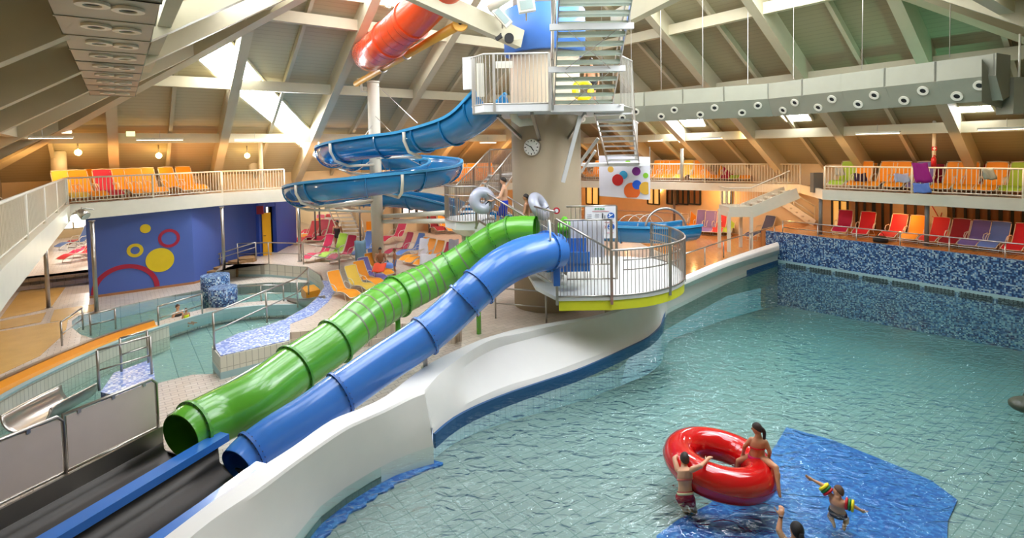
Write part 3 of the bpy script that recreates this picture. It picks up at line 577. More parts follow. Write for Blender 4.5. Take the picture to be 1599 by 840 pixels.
# roof girders meeting the tower head
for a, b, l in ((D(600, -35, 14.2), D(812, 62, 16.6), 'deep'), (D(960, 34, 16.8), D(1080, -30, 13.5), 'deep')):
    m = MB(); m.beam(a, b, .3, .55); struct('ceiling_beam', m, M_beam)
m = MB(); m.tube([D(764, 14, 15.6), D(812, -16, 15.2)], .12, 12); tag(m.build('roof_pipe', M_white), 'fat white pipe crossing beside the tower head under the roof', 'pipe')
# projectors and loudspeaker at the tower head
def lampbox(u, v, Y, w, h, rot, lab):
    c = D(u, v, Y); r = thing('floodlight', lab, 'floodlight', c); m = MB(); ax = Vector((math.cos(rot), 0, math.sin(rot))); m.box(c, (w, .22, h), ax, (0, 1, 0), Vector((-math.sin(rot), 0, math.cos(rot)))); m.build('housing', M_white, r)
    m = MB(); m.box(c+Vector((0, -.12, 0)), (w*.75, .02, h*.7), ax, (0, 1, 0), Vector((-math.sin(rot), 0, math.cos(rot)))); m.build('glass', mat('lamp_glass', '9fb0ac', .2), r)
    m = MB(); m.tube([c+Vector((0, .1, -h*.3)), c+Vector((0, .35, -h*.9))], .03, 6); m.build('bracket', M_steel, r)
lampbox(822, 9, 15.9, .5, .38, .15, 'square floodlight with bracket above the blue tower collar'); lampbox(784, 27, 15.6, .62, .25, -.85, 'slanted floodlight fixed left of the blue tower collar')
c = D(795, 60, 15.9); r = thing('loudspeaker', 'round black loudspeaker in front of the blue tower collar', 'loudspeaker', c); m = MB(); m.disc(c, .14, (0, -1, 0), .22, 24); m.build('cone_housing', M_black, r); m = MB(); m.beam(c, c+Vector((.35, .3, .1)), .08, .12); m.build('bracket', M_beam, r)
c = D(779, 59, 15.9); m = MB(); m.beam(c-Vector((.08, 0, .05)), c+Vector((.08, -.05, .05)), .1, .1); m.tube([c, c+Vector((.1, .3, .3))], .03, 6); tag(m.build('camera', M_black), 'small black camera left of the round loudspeaker', 'camera')
# clock
cu = D(829, 230, 16.7); cn = Vector((cu.x-TX, cu.y-TY, 0)).normalized(); cc = Vector((TX, TY, cu.z))+cn*(TR+.03)
r = thing('wall_clock', 'round white clock with black hands on the concrete tower', 'clock', cc)
m = MB(); m.disc(cc, .275, cn, .1, 40); m.build('clock_case', M_steel, r); m = MB(); m.disc(cc+cn*.055, .255, cn, .01, 40); m.build('clock_face', mat('clock_white', 'f4f4f0', .4), r)
cx = SN.cross(cn).normalized()*1.0; m = MB()
def clk(a, r0): return cc+cn*.066+(cx*math.sin(a)+SN*math.cos(a))*r0
for k in range(12): m.beam(clk(k*math.pi/6, .185), clk(k*math.pi/6, .235), .02 if k % 3 else .032, .006, up=cn)
m.build('hour_marks', M_black, r)
for nm, a, l, w in (('hour_hand', math.radians(145), .15, .028), ('minute_hand', math.radians(300), .21, .02)):
    m = MB(); m.beam(clk(a+math.pi, .04)+cn*.006, clk(a, l)+cn*.006, w, .006, up=cn); m.build(nm, M_black, r)
# ---- generic tube slide ----
def nodespts(L, n=26):
    P = [D(u, v, Y) for u, v, Y, w in L]; R = [w*Y/F/2 for u, v, Y, w in L]
    Q = smoothpts([(p.x, p.y, p.z) for p in P], n); RR = [x.x for x in smoothpts([(a, 0, 0) for a in R], n)]; return Q, RR
def flange(P, R, t, mt, root, k=1.1, w=.05, bolts=True, nm='flange'):
    i = int(t*(len(P)-1)); c = P[i]; d = (P[min(i+1, len(P)-1)]-P[max(i-1, 0)]).normalized(); r = R[i]; s = MB(); s.disc(c, r*k, d, w, 40, r*.97)
    f = s.build(nm, mt, root)
    if bolts:
        a = d.orthogonal().normalized(); b = d.cross(a); q = MB()
        for j in range(22):
            an = 2*math.pi*j/22; p = c+(a*math.cos(an)+b*math.sin(an))*r*(1+(k-1)*.55); q.cyl((0, 0), .0001, 0, .0001, 3) if False else q.tube([p-d*(w/2+.014), p+d*(w/2+.014)], .013, 6)
        q.build('bolt_ring', M_dark, f)['kind'] = 'stuff'
    return c
GT = [(282, 682, 9.2, 76), (303, 668, 9.45, 82), (345, 648, 9.9, 84), (400, 620, 10.4, 82), (462, 575, 11.3, 77), (523, 533, 12.1, 71), (575, 491, 13.0, 68), (622, 462, 13.9, 63), (675, 436, 14.6, 57), (722, 409, 14.9, 54), (764, 379, 14.9, 50), (800, 362, 14.7, 48), (838, 360, 14.5, 46)]
gs = thing('green_tube_slide', 'green closed tube slide with grey bands running down from the tower', 'water slide', G(300, 690, -.3)); P, R = nodespts(GT)
def openpipe(P, R, thick, mb, seg=40):
    mb.tube(P, R, seg, caps=False); mb.tube(P[::-1], [x-thick for x in R[::-1]], seg, caps=False)
m = MB(); openpipe(P, R, .02, m); m.build('tube', M_green, gs, smooth=True)
for t in (.083, .333, .417, .583, .72, .795, .86, .915): flange(P, R, t, M_gdark, gs)
for a, b in ((.435, .575), (.592, .705), (.73, .785)):
    n = int((b-a)/.021)
    for k in range(1, n):
        flange(P, R, a+(b-a)*k/n, M_gband, gs, 1.008, .045, False, 'band')
BT = [(370, 728, 8.8, 62), (391, 708, 9.05, 66), (432, 680, 9.4, 69), (480, 650, 9.8, 68), (531, 614, 10.3, 67), (595, 570, 10.9, 64), (661, 526, 11.5, 62), (705, 489, 12.0, 61), (742, 453, 12.3, 61), (778, 422, 12.7, 62), (815, 402, 13.1, 62), (850, 393, 13.5, 60), (868, 392, 13.8, 58)]
bs = thing('blue_tube_slide', 'blue closed tube slide beside the white pool wall', 'water slide', G(390, 715, -.3)); P2, R2 = nodespts(BT)
m = MB(); openpipe(P2, R2, .02, m); m.build('tube', M_blue, bs, smooth=True)
for t in (.09, .335, .505, .63, .68, .93): flange(P2, R2, t, M_bdark if t < .5 else M_blue, bs)
# slide supports
def leg(root, P, R, i, m1, z0, r=.07, nm='support_leg'):
    c = P[i]; s = MB(); s.cyl((c.x, c.y), r, z0, c.z-R[i]*.9, 14); s.cyl((c.x, c.y), r*2, z0, z0+.02, 14); s.build(nm, m1, root)
for t in (.583, .795): leg(gs, P, R, int(t*(len(P)-1)), M_green, -.3)
leg(bs, P2, R2, int(.505*(len(P2)-1)), M_steel, .45, .05)
leg(gs, P, R, int(.333*(len(P)-1)), M_green, -.6)
# slide inlets on the platform
ir = thing('slide_inlet', 'blue moulded inlet box at the mouth of the blue tube slide', 'slide inlet', D(880, 425, 13.9)); m = MB()
a = D(868, 392, 13.8); m.box(a+Vector((.42, .42, -.42)), (.95, .7, .3)); m.box(a+Vector((.42, .78, -.1)), (.95, .06, .6)); m.box(a+Vector((.42, .07, -.2)), (.95, .05, .3)); m.build('basin', M_blue, ir)
m = MB(); m.box(a+Vector((-.02, 0, -.55)), (.16, .8, .55)); m.build('bracket', M_bdark, ir)
m = MB(); c = D(858, 372, 13.5); m.tube([c+Vector((0, math.cos(t)*.35, math.sin(t)*.45)) for t in [math.pi*k/12 for k in range(13)]], .025, 8); m.build('grab_bar', M_white, ir)
ir = thing('slide_inlet', 'green moulded inlet with pointed hood at the mouth of the green tube', 'slide inlet', D(882, 400, 15)); m = MB(); a = D(882, 372, 15.0)
m.box(a+Vector((0, 0, -.25)), (.62, .5, .9)); m.build('hood_body', M_green, ir); m = MB(); m.tube([a+Vector((0, 0, .2)), a+Vector((0, 0, .36)), a+Vector((0, 0, .62))], [.3, .24, .05], 20); m.build('hood_top', M_green, ir)
# run-out troughs
def tr(u, v, z): return G(u, v, z)
dwn = (tr(72, 840, .2)-tr(325, 690, .2)).normalized(); dl = Vector((dwn.x, dwn.y, 0)).normalized(); sdl = Vector((dl.y, -dl.x, 0))     # sdl points away from the pool
if sdl.x > 0: sdl = -sdl
cA = tr(322, 692, .2)
rt = thing('runout_trough', 'twin dark stainless run-out trough below the two tube mouths', 'trough', (cA.x, cA.y, -.35)); L0 = -.15; L1 = 5.6
def lane(c0, s0, s1, nm, h0=.18):
    m = MB(); prof = [(s0, h0), (s0+.03, -.2), (s0+.16, -.3), ((s0+s1)/2, -.36), (s1-.16, -.3), (s1-.03, -.2), (s1, .18)]; prof2 = prof+[(a, b-.03) for a, b in prof[::-1]]
    vs = []
    for k in range(8):
        p = c0+dl*(L0+(L1-L0)*k/7); vs += [Vector((p.x, p.y, 0))+sdl*a+SN*b for a, b in prof2]
    n = len(prof2); m.add(vs, [(k*n+j, (k+1)*n+j, (k+1)*n+(j+1) % n, k*n+(j+1) % n) for k in range(7) for j in range(n)]); m.build(nm, M_dsteel, rt, smooth=True)
lane(cA, .09, 1.28, 'left_channel'); lane(cA, -1.02, -.09, 'right_channel', -.08)
def bar(c, s0, s1, z0, z1, mt, nm, l0=L0, l1=L1):
    m = MB(); p = c+dl*l0; q = c+dl*l1; vs = []
    for x in (p, q): vs += [Vector((x.x, x.y, z0))+sdl*s0, Vector((x.x, x.y, z0))+sdl*s1, Vector((x.x, x.y, z1))+sdl*s1, Vector((x.x, x.y, z1))+sdl*s0]
    m.add(vs, [(0, 1, 2, 3), (4, 7, 6, 5), (0, 4, 5, 1), (1, 5, 6, 2), (2, 6, 7, 3), (3, 7, 4, 0)]); return m.build(nm, mt, rt)
bar(cA, -.14, .13, .08, .21, M_blue, 'divider_beam', -.35); m = MB(); m.prism([xy(G(u, v, .26)) for u, v in ((400, 720), (416, 724), (330, 785), (235, 858), (120, 950), (95, 950), (205, 858), (310, 785))], -.3, .26); m.build('side_beam', M_blue, rt)
bar(cA, 1.26, 1.31, -.1, .22, M_steel, 'rim')
for s0, s1 in ((.1, 1.28), (-1.0, -.1)):
    bar(cA, s0, s1, -.35, -.25, M_dsteel, 'end_plate', L0-.03, L0)
for s in (1.0, 2.3, 3.6): bar(cA, .12, 1.24, -.33, -.325, M_steel, 'weld_seam', s, s+.02)
# beige screens in steel frames beside the troughs
pr = [tr(247, 667, .22), tr(103, 737, .22), tr(0, 787, .22)]; pd = (pr[2]-pr[0]).normalized(); pr.append(pr[2]+pd*2.2)
for i, lab in enumerate(('beige screen panel in a steel frame next to the green tube mouth', 'beige screen panel in a steel frame at the lower left edge')):
    a, b = pr[i], (pr[i+1] if i == 0 else pr[3]); r = thing('screen_panel', lab, 'screen', a); h = .93; z = .22
    m = MB(); q = [a+pd*.04, b-pd*.04]; m.beam((q[0].x, q[0].y, z+h/2), (q[1].x, q[1].y, z+h/2), .02, h-.08); m.build('board', M_panel, r)
    m = MB(); m.tube([(a.x, a.y, -.6), (a.x, a.y, z+h-.1), (a.x+pd.x*.08, a.y+pd.y*.08, z+h), (b.x, b.y, z+h), (b.x, b.y, z)], .028, 10); m.tube([(a.x, a.y, z), (b.x, b.y, z)], .02, 8); m.build('frame', M_steel, r)
    m = MB()
    for t in (.15, .5, .85): p = a.lerp(b, t); m.box((p.x, p.y, z+h-.04), (.05, .05, .06), pd)
    m.build('clips', M_steel, r)
m = MB(); a, b = tr(262, 652, -.2), tr(470, 545, .3); m.tube([tr(262, 650, .0), tr(430, 556, .0), tr(530, 520, .0)], .03, 8); tag(m.build('steel_rail', M_steel), 'thin steel rail along the far side of the green tube', 'rail')

# ---- round slide platform ----
pz = 1.41; pc = Vector((2.75, 16.1, 0)); arc = [D(868, 467, 13.5), D(955, 467, 13.5)]; A0 = Vector((1.1, 13.5, pz)); A1 = Vector((2.5, 13.48, pz))
ARC = [A0, A1]+smoothpts([A1, (3.5, 13.75, pz), (4.3, 14.3, pz), (4.9, 15.1, pz), (5.15, 16.2, pz), (5.1, 17.3, pz), (4.75, 18.15, pz)], 5)[1:]
pf = thing('slide_platform', 'round white grating platform with yellow skirt where both tube slides start', 'platform', (2.9, 16, pz))
poly = [xy(p) for p in ARC]+[(2.6, 19.0), (.9, 18.2), (.35, 17), (.6, 14.6)]
m = MB(); m.prism(poly, pz-.1, pz); m.build('deck', mat('grating_platform', 'd4d4d0', .6, bump=.5, bscale=60), pf)
m = MB(); sk = [A0+Vector((.05, 0, -.12)), A1]+ARC[2:-8]
for a, b in ((0, 1), (1, 12), (12, len(sk)-1)):
    s = MB(); q = [Vector((p.x, p.y, 0)) for p in sk[a:b+1]]; s.sweep([(-.02, pz-.36), (-.02, pz-.1), (-.06, pz-.1), (-.06, pz-.36)], q, True); s.build('skirt_panel', M_lemon, pf)
m = MB(); m.cyl((3.1, 16.3), .3, .0, pz-.1, 20); m.box((2.6, 16, pz-.22), (3.5, .3, .24)); m.box((3, 15.6, pz-.22), (.3, 3.5, .24)); m.build('support', M_conc, pf)
rr = thing('guard_railing', 'curved steel baluster railing around the round slide platform', 'railing', A1); n0 = ARC[1:]
def rail_parts(root, base, topz, sp, mt=M_steel, r=.028, br=.011, postsat=(), bot=.02, flare=None):
    B = [Vector(p) for p in base]; L = [0]
    for i in range(1, len(B)): L.append(L[-1]+(B[i]-B[i-1]).length)
    tz = (lambda s: topz) if not callable(topz) else topz
    tops = [b+SN*tz(L[i]) for i, b in enumerate(B)]
    t = MB(); t.tube(tops, r, 10); t.build('top_rail', mt, root); t = MB(); t.tube([b+SN*bot for b in B], r*.7, 8); t.build('bottom_rail', mt, root)
    def at(s):
        for i in range(1, len(B)):
            if s <= L[i] or i == len(B)-1: k = (s-L[i-1])/max(1e-6, L[i]-L[i-1]); return B[i-1].lerp(B[i], min(1, k))
    n = int(L[-1]/sp); pan = MB(); c = 0
    for j in range(1, n):
        s = L[-1]*j/n; b = at(s); pan.tube([b+SN*bot, b+SN*tz(s)], br, 5, caps=False); c += 1
        if c == 24: pan.build('baluster_panel', mt, root); pan = MB(); c = 0
    if c: pan.build('baluster_panel', mt, root)
    for s in postsat: b = at(min(s, L[-1])); q = MB(); q.box(b+SN*(tz(s)/2-.1), (.07, .07, tz(s)+.2)); q.build('post', mt, root)
    return at
rail_parts(rr, n0, 1.19, .11, postsat=(.0, 1.9, 3.6, 5.2, 99))
for zz in (.95, .7): t = MB(); t.tube([p+SN*zz+(pc-p).normalized()*.1 for p in n0[2:]], .02, 8); t.build('inner_handrail', M_steel, rr)
rl2 = thing('guard_railing', 'straight platform railing with a sloping top rail in front of the slide mouths', 'railing', A0)
rail_parts(rl2, [A0, A1], lambda s: 2.02-.83*max(0, s-.12)/1.28 if s > .12 else 2.02, .085, postsat=(0,))
rl3 = thing('guard_railing', 'side railing of the platform above the mouth of the green tube', 'railing', (.6, 14.6, pz)); rail_parts(rl3, [(.62, 14.9, pz+.3), (1.08, 13.55, pz+.3)], 1.9, .11)
rl4 = thing('guard_railing', 'tall back railing of the platform behind the warning sign', 'railing', (2, 17, pz)); b0 = D(886, 440, 15.3); b1 = D(963, 440, 15.3); rail_parts(rl4, [(b0.x, 15.3, pz), (b1.x, 15.3, pz)], 2.14, .13, postsat=(99,)); b2 = D(893, 440, 14.4); b3 = D(955, 440, 14.4)
rl5 = thing('guard_railing', 'low inner railing with rounded corner in front of the white boards', 'railing', (b2.x, 14.4, pz)); rail_parts(rl5, [(b2.x-.2, 14.4, pz+.62), (b3.x, 14.4, pz+.62)], 1.24, .12, postsat=(99,))
# white boards and the sign with pictograms
m = MB(); p, q = D(891, 346, 14.55), D(944, 402, 14.55); m.box(((p.x+q.x)/2, 14.6, (p.z+q.z)/2), (q.x-p.x, .03, p.z-q.z)); tag(m.build('white_board', mat('board_white', 'e6e6ea', .4)), 'blank white board mounted behind the sloping platform railing', 'board')
p, q = D(914, 323, 15.1), D(962, 372, 15.1); sg = thing('warning_sign', 'white slide rules sign with two blue round pictograms on the platform', 'sign', ((p.x+q.x)/2, 15.12, (p.z+q.z)/2)); w = q.x-p.x; h = p.z-q.z
m = MB(); m.box(((p.x+q.x)/2, 15.12, (p.z+q.z)/2), (w, .02, h)); m.build('sign_board', mat('board_white', 'e6e6ea', .4), sg)
def sp(a, b): return Vector((p.x+w*a, 15.1, p.z-h*b))
m = MB(); rnd = random.Random(3)
for k in range(4):
    x = .34+k*.085; m.box(sp(x, .07), (.055, .006, .045))
m.build('heading_marks', mat('sign_green', '6fae86', .5), sg)
m = MB(); m.box(sp(.5, .15), (w*.55, .006, .012)); m.box(sp(.78, .5), (w*.3, .006, .012)); m.box(sp(.8, .83), (w*.25, .006, .012)); m.build('red_text_line', mat('sign_red', 'd07078', .5), sg)
m = MB()
for k in range(4): m.box(sp(.13, .24+k*.055), (w*.14, .006, .012)); m.box(sp(.38, .24+k*.055), (w*.13, .006, .012))
m.build('small_text_lines', mat('sign_grey', 'a8a8b4', .5), sg)
m = MB(); m.box(sp(.565, .33), (.03, .006, .13)); m.disc(sp(.565, .23), .02, (0, -1, 0), .006, 12); m.box(sp(.64, .36), (.02, .006, .09)); m.disc(sp(.64, .29), .014, (0, -1, 0), .006, 12); m.build('adult_and_child_symbol', M_black, sg)
for k, (a, b) in enumerate(((.84, .3), (.84, .64))):
    m = MB(); m.disc(sp(a, b)+Vector((0, .001, 0)), .1, (0, -1, 0), .008, 28); m.mi = 1; m.disc(sp(a-.04, b-.05)-Vector((0, .003, 0)), .022, (0, -1, 0), .006, 12); m.beam(sp(a-.08, b+.02)-Vector((0, .003, 0)), sp(a+.05, b+.05*(1 if k else -1))-Vector((0, .003, 0)), .006, .028, up=(0, 0, 1)); m.beam(sp(a-.06, b+.07)-Vector((0, .003, 0)), sp(a+.07, b+.07)-Vector((0, .003, 0)), .006, .02, up=(0, 0, 1)); m.build('blue_pictogram', [mat('sign_blue', '1d5cb4', .4), mat('sign_white', 'f2f2f2', .4)], sg)
m = MB()
for s in (1, -1): m.beam(sp(.66, .64)+Vector((-.03*s, -.002, -.045)), sp(.66, .64)+Vector((.03*s, -.002, .045)), .006, .014, up=(0, 1, 0))
m.build('red_cross_mark', mat('sign_red2', 'c02030', .5), sg)
c = D(869, 329, 14.0); m = MB(); m.disc(c, .09, (0, -1, 0), .02, 24); m.mi = 1; m.disc(c-Vector((0, .012, 0)), .05, (0, -1, 0), .01, 20); tag(m.build('prohibition_sign', [mat('sign_red2', 'c02030', .5), mat('sign_white', 'f2f2f2', .4)]), 'small round red and white sign on the corner post above the blue tube', 'sign')

# ---- upper platform with its railing ----
uz = 6.5; up = thing('upper_platform', 'upper steel platform around the tower below the blue collar', 'platform', (0, 16, uz)); l0, l1 = D(733, 165, 15.2), D(862, 165, 15.2)
UP = [Vector((-1.2, 16.6, uz)), Vector((l0.x+.05, 15.7, uz)), Vector((-.75, 15.1, uz)), Vector((1.1, 15.1, uz)), Vector((1.2, 15.6, uz))]
m = MB(); m.prism([xy(p) for p in UP]+[(3.3, 15.6), (3.6, 17.5), (1.2, 19.5), (-1.1, 18)], uz-.2, uz); m.build('deck', M_grate, up)
for a, b in (((-.4, 16.2), (.4, 17.2)), ((.6, 15.3), (.9, 16.8)), ((2.2, 15.8), (1.8, 17))): m = MB(); m.beam((a[0], a[1], uz-.25), (b[0], b[1], uz-1.0), .09, .09); m.build('bracket', M_steel, up)
m = MB(); m.tube([D(800, 172, 16.2), D(804, 186, 16.3), D(812, 192, 16.4), D(832, 190, 16.6)], .12, 12); m.build('drain_pipe', M_white, up)
ur = thing('guard_railing', 'steel railing of the upper platform left of the open staircase', 'railing', UP[2]); rail_parts(ur, UP[:4], 1.42, .11, mt=mat('pale_steel', 'c9c5bc', .35, .6), postsat=(0, 1.0, 1.9, 99))
m = MB(); a = D(723, 140, 15.9); b = D(723, 95, 15.9); m.prism([(a.x, 15.9), (a.x+.32, 15.75), (a.x+.33, 15.85), (a.x+.02, 16.0)], a.z, b.z+.1); tag(m.build('side_screen', M_grate), 'white perforated side screen at the left end of the upper platform', 'screen')
m = MB(); m.box(D(750, 125, 15.35), (.22, .03, .95)); tag(m.build('white_board', M_white), 'narrow white board behind the upper platform railing', 'board')
m = MB(); m.box(D(787, 101, 15.6), (.5, .03, .2)); tag(m.build('white_board', M_white), 'small white board high behind the upper platform railing', 'board')
# ---- big open staircase seen from below ----
def stairs(name, label, a, b, wv, n, root=None, th=.05, dp=.26, mt=None, beams=(), stringer=.14):
    mt = mt or M_grate; r = root or thing(name, label, 'staircase', a); a = Vector(a); b = Vector(b); wv = Vector(wv); run = Vector((b.x-a.x, b.y-a.y, 0)).normalized()
    for i in range(n):
        p = a.lerp(b, (i+.5)/n)+wv/2; s = MB(); s.box(p, (wv.length, dp, th), wv.normalized(), run); s.build('tread', mt, r)
    for k in (0, 1): s = MB(); s.beam(a+wv*k-SN*.05, b+wv*k-SN*.05, .03, stringer); s.build('stringer', M_steel, r)
    return r
sa = Vector((1.3, 16.0, 6.5)); sb = Vector((1.15, 11.9, 9.35)); wv = Vector((1.72, 0, 0))
gr = mat('pale_green_grating', 'd6e0d2', .5)
st = stairs('open_staircase', 'steel staircase with open treads rising towards the camera beside the tower', sa, sb, wv, 15, mt=gr, th=.09, dp=.28)
for t in (.02, .36, .66):
    p = sa.lerp(sb, t); s = MB(); s.beam(p+Vector((-.2, 0, -.16)), p+wv+Vector((.15, 0, -.16)), .12, .15); s.build('cross_beam', M_grate, st)
for t0, t1 in ((.02, .36), (.36, .66)):
    for k in (0, 1):
        s = MB(); s.tube([sa.lerp(sb, t0)+wv*(.12+.76*k)-SN*.2, sa.lerp(sb, t1)+wv*(.88-.76*k)-SN*.2], .012, 6); s.build('brace_rod', M_steel, st)
for k in (0, 1):
    s = MB(); o = wv*k+Vector((-.06+.12*k, 0, 0))
    s.tube([sa+o+SN*1.0, sb+o+SN*1.0], .025, 8)
    for t in (0, .35, .66, 1): s.tube([sa.lerp(sb, t)+o-SN*.1, sa.lerp(sb, t)+o+SN*1.0], .022, 6)
    s.build('handrail', M_steel, st)
s = MB(); s.tube([D(863, -4, 15.6), D(862, 172, 15.6)], .05, 10); s.build('vertical_post', M_steel, st)
s = MB(); s.beam(D(906, 181, 16), D(879, 284, 16.4), .12, .16, up=(0, 1, 0)); s.build('strut', M_grate, st)
# lower flight turning back
fa = Vector((2.55, 16.3, 6.35)); fb = Vector((3.55, 19.6, 4.7)); fw = Vector((1.15, 0, 0))
s2 = stairs('open_staircase', 'second steel flight below the upper landing, above the bubble banner', fb, fa, fw, 10)
s = MB(); s.beam(D(934, 216, 18), D(903, 258, 18.4), .1, .1, up=(0, 1, 0)); s.build('strut', M_grate, s2)
s = MB(); s.beam(D(930, 235, 18.5), D(900, 280, 19), .08, .08, up=(0, 1, 0)); s.build('strut', M_grate, s2)
s = MB(); s.box((3.9, 20.2, 4.6), (2.4, 1.2, .12)); s.build('landing', M_grate, s2)
rp = thing('guard_railing', 'steep baluster railing right of the staircase, above the bubble banner', 'railing', (3.2, 15.4, 6.5))
rail_parts(rp, [(3.15, 15.5, 6.45), (3.7, 16.3, 6.4), (4.55, 19.6, 4.75), (4.8, 20.2, 4.7)], 1.45, .09, mt=mat('pale_steel', 'c9c5bc', .35, .6))
# ---- banner with coloured bubbles ----
bc = [D(935, 243, 21.6), D(1015, 245, 20.6), D(1015, 312, 20.6), D(936, 306, 21.6)]; bN = (bc[1]-bc[0]).cross(bc[3]-bc[0]).normalized()
if bN.y > 0: bN = -bN
bn_ = thing('bubble_banner', 'white hanging banner printed with coloured bubbles beside the tower', 'banner', (bc[0]+bc[2])/2)
m = MB(); m.add([p for p in bc]+[p-bN*.04 for p in bc], [(0, 1, 2, 3), (7, 6, 5, 4), (0, 4, 5, 1), (1, 5, 6, 2), (2, 6, 7, 3), (3, 7, 4, 0)]); m.build('sheet', mat('banner_white', 'dfdfe8', .5), bn_)
for k, (u, v, rd, cut, c) in enumerate(((953.5, 264.5, 4.7, 0, 'd8a848'), (980.5, 255, 4.7, 0, '8cc83c'), (993.5, 267.5, 6.7, 0, '7c2484'), (973.3, 273.2, 6.5, 0, '38a0cc'), (964.5, 281, 8.8, 0, 'c01c1c'), (1008.2, 274, 4.2, 0, '8cc83c'), (986.8, 298, 12.8, 308.6, 'dc6420'), (994.5, 288.5, 7.2, 0, '1c58c8'), (1008, 293.8, 10.0, 'x', 'dcac3c'))):
    c0 = onplane(u, v, bc[0]+bN*(.012+.004*k), bN); e0 = onplane(u+rd, v, bc[0]+bN*(.012+.004*k), bN); R_ = (e0-c0).length; m = MB(); ax = (e0-c0).normalized(); ay = bN.cross(ax); ay = ay if ay.z > 0 else -ay; pts = []
    for j in range(40):
        a = 2*math.pi*j/40; x = math.cos(a)*R_; y = math.sin(a)*R_
        if cut == 'x': x = min(x, R_*.46)
        elif cut: y = max(y, -R_*(308.6-v)/rd*.98)
        pts.append(c0+ax*x+ay*y)
    m.add(pts+[p-bN*.004 for p in pts], [tuple(range(40)), tuple(range(40, 80))[::-1]]+[(j, (j+1) % 40, (j+1) % 40+40, j+40) for j in range(40)]); m.build('printed_bubble', mat('bubble_'+c, c, .5), bn_)
m = MB(); m.tube([bc[0], bc[0]+SN*.5+Vector((0, .3, 0))], .015, 6); m.tube([bc[1], bc[1]+SN*.4], .015, 6); m.build('suspension', M_steel, bn_)

# ---- landing and stair where the two men carry their tubes ----
lz = 3.05; Lp = [Vector((-2.1, 17.6, lz)), Vector((-2.15, 16.8, lz)), Vector((-1.75, 16.15, lz)), Vector((-1.1, 16.0, lz))]
ls = thing('landing_stairs', 'white curved landing and steps left of the tower leading down to the slides', 'staircase', (-1.5, 17, 1.4))
m = MB(); m.prism([xy(p) for p in Lp]+[(-.6, 17.6), (-1.2, 18.3)], lz-.25, lz); m.build('landing', M_grate, ls)
m = MB(); vs = [Vector((p.x, p.y, p.z-.02)) for p in Lp]; low = [Vector((-1.85, 17.4, lz-.35)), Vector((-1.9, 16.9, lz-.42)), Vector((-1.6, 16.6, lz-.5)), Vector((-1.1, 16.45, lz-.6))]
m.add(vs+low, [(i, i+1, i+5, i+4) for i in range(3)]); m.build('curved_skirt', M_white, ls)
da = Vector((-1.1, 16.0, lz)); db = Vector((1.3, 14.9, 1.65)); dw = Vector((.32, .7, 0))
stairs('', '', db, da, dw, 11, root=ls, dp=.34, stringer=.3)
m = MB(); m.beam(da-SN*.2, db-SN*.2, .05, .45); m.build('white_stringer', M_grate, ls)
m = MB(); m.cyl((-1.55, 17.1), .12, 0, lz-.25, 16); m.build('support', M_white, ls)
r = thing('guard_railing', 'baluster railing around the curved landing left of the tower', 'railing', Lp[1]); rail_parts(r, smoothpts(Lp, 4), 1.08, .085, postsat=(99,)); t = MB(); t.tube([p+SN*.8 for p in smoothpts(Lp, 4)], .018, 8); t.build('middle_rail', M_steel, r)
r = thing('guard_railing', 'sloping baluster railing in front of the man in blue shorts', 'railing', da); rail_parts(r, [da, da.lerp(db, .8)], 1.08, .085, postsat=(99,))
r = thing('handrail', 'sloping handrail on the tower side of the steps with the two men', 'handrail', da+dw); m = MB()
for h in (.35, .6, .85, 1.08): m.tube([da+dw+SN*h, db+dw+SN*h], .022, 8)
m.build('rails', M_steel, r)
for t_ in (0, .33, .66, 1): m = MB(); m.tube([(da+dw).lerp(db+dw, t_), (da+dw).lerp(db+dw, t_)+SN*1.08], .024, 8); m.build('post', M_steel, r)
ga = Vector((-1.9, 18.0, lz)); gb = Vector((-.9, 22.0, 4.25)); s3 = stairs('open_staircase', 'steel flight climbing from the curved landing to the gallery bridge', ga, gb, (1.0, 0, 0), 9)
for k in (0, 1):
    r = thing('guard_railing', ('left' if k == 0 else 'right')+'-side sloping railing of the flight up to the gallery bridge', 'railing', ga); o = Vector((1.0*k, 0, 0)); rail_parts(r, [ga+o, gb+o, gb+o+Vector((1.2, 2.6, 0))], 1.0, .12, postsat=(0, 2, 4.2))
m = MB(); m.prism([(-.9, 22), (.1, 22), (1.6, 25), (3.4, 33), (2.2, 33.2), (.2, 25)], 4.05, 4.2); tag(m.build('walkway', M_grate), 'steel walkway behind the tower joining the stairs to the far gallery', 'walkway')

# ---- white column, spiral slide ----
cp = Vector((-5.9, 23.0, 0)); wc = thing('slide_mast', 'tall white mast in the middle of the blue spiral slide', 'mast', (cp.x, cp.y, 0))
m = MB(); m.cyl(cp, .25, 0, 8.25, 28); m.cyl(cp, .27, 8.2, 8.27, 28); m.build('pole', M_white, wc); m = MB(); m.tube([(cp.x-.15, cp.y, 7.85), (cp.x-.5, cp.y, 7.85), (cp.x-.52, cp.y, 8.35)], .06, 10); m.box((cp.x-.52, cp.y, 8.38), (.3, .2, .05)); m.build('hook_bracket', M_white, wc)
HL = [(768, 148, 16.4), (742, 174, 16.9), (715, 192, 17.4), (680, 203, 18.2), (640, 212, 19.0), (590, 218, 19.6), (548, 225, 20.3), (522, 233, 21.7), (526, 240, 23.7), (560, 244, 25.3), (610, 245, 26.2), (660, 248, 25.6), (694, 253, 23.5), (688, 263, 21.2), (650, 270, 19.9), (590, 277, 19.3), (530, 284, 19.3), (488, 290, 20.2), (470, 296, 22), (482, 300, 24.3), (530, 302, 26.2), (590, 303, 27), (650, 307, 26.6), (700, 318, 25.6), (745, 332, 24.8), (800, 345, 24.2), (880, 350, 23.7), (960, 354, 23.0), (1040, 356, 22.3), (1080, 352, 22.6)]
HP = smoothpts([D(*p) for p in HL], 8); ss = thing('spiral_slide', 'open blue spiral water slide winding around the white mast', 'water slide', HP[0])
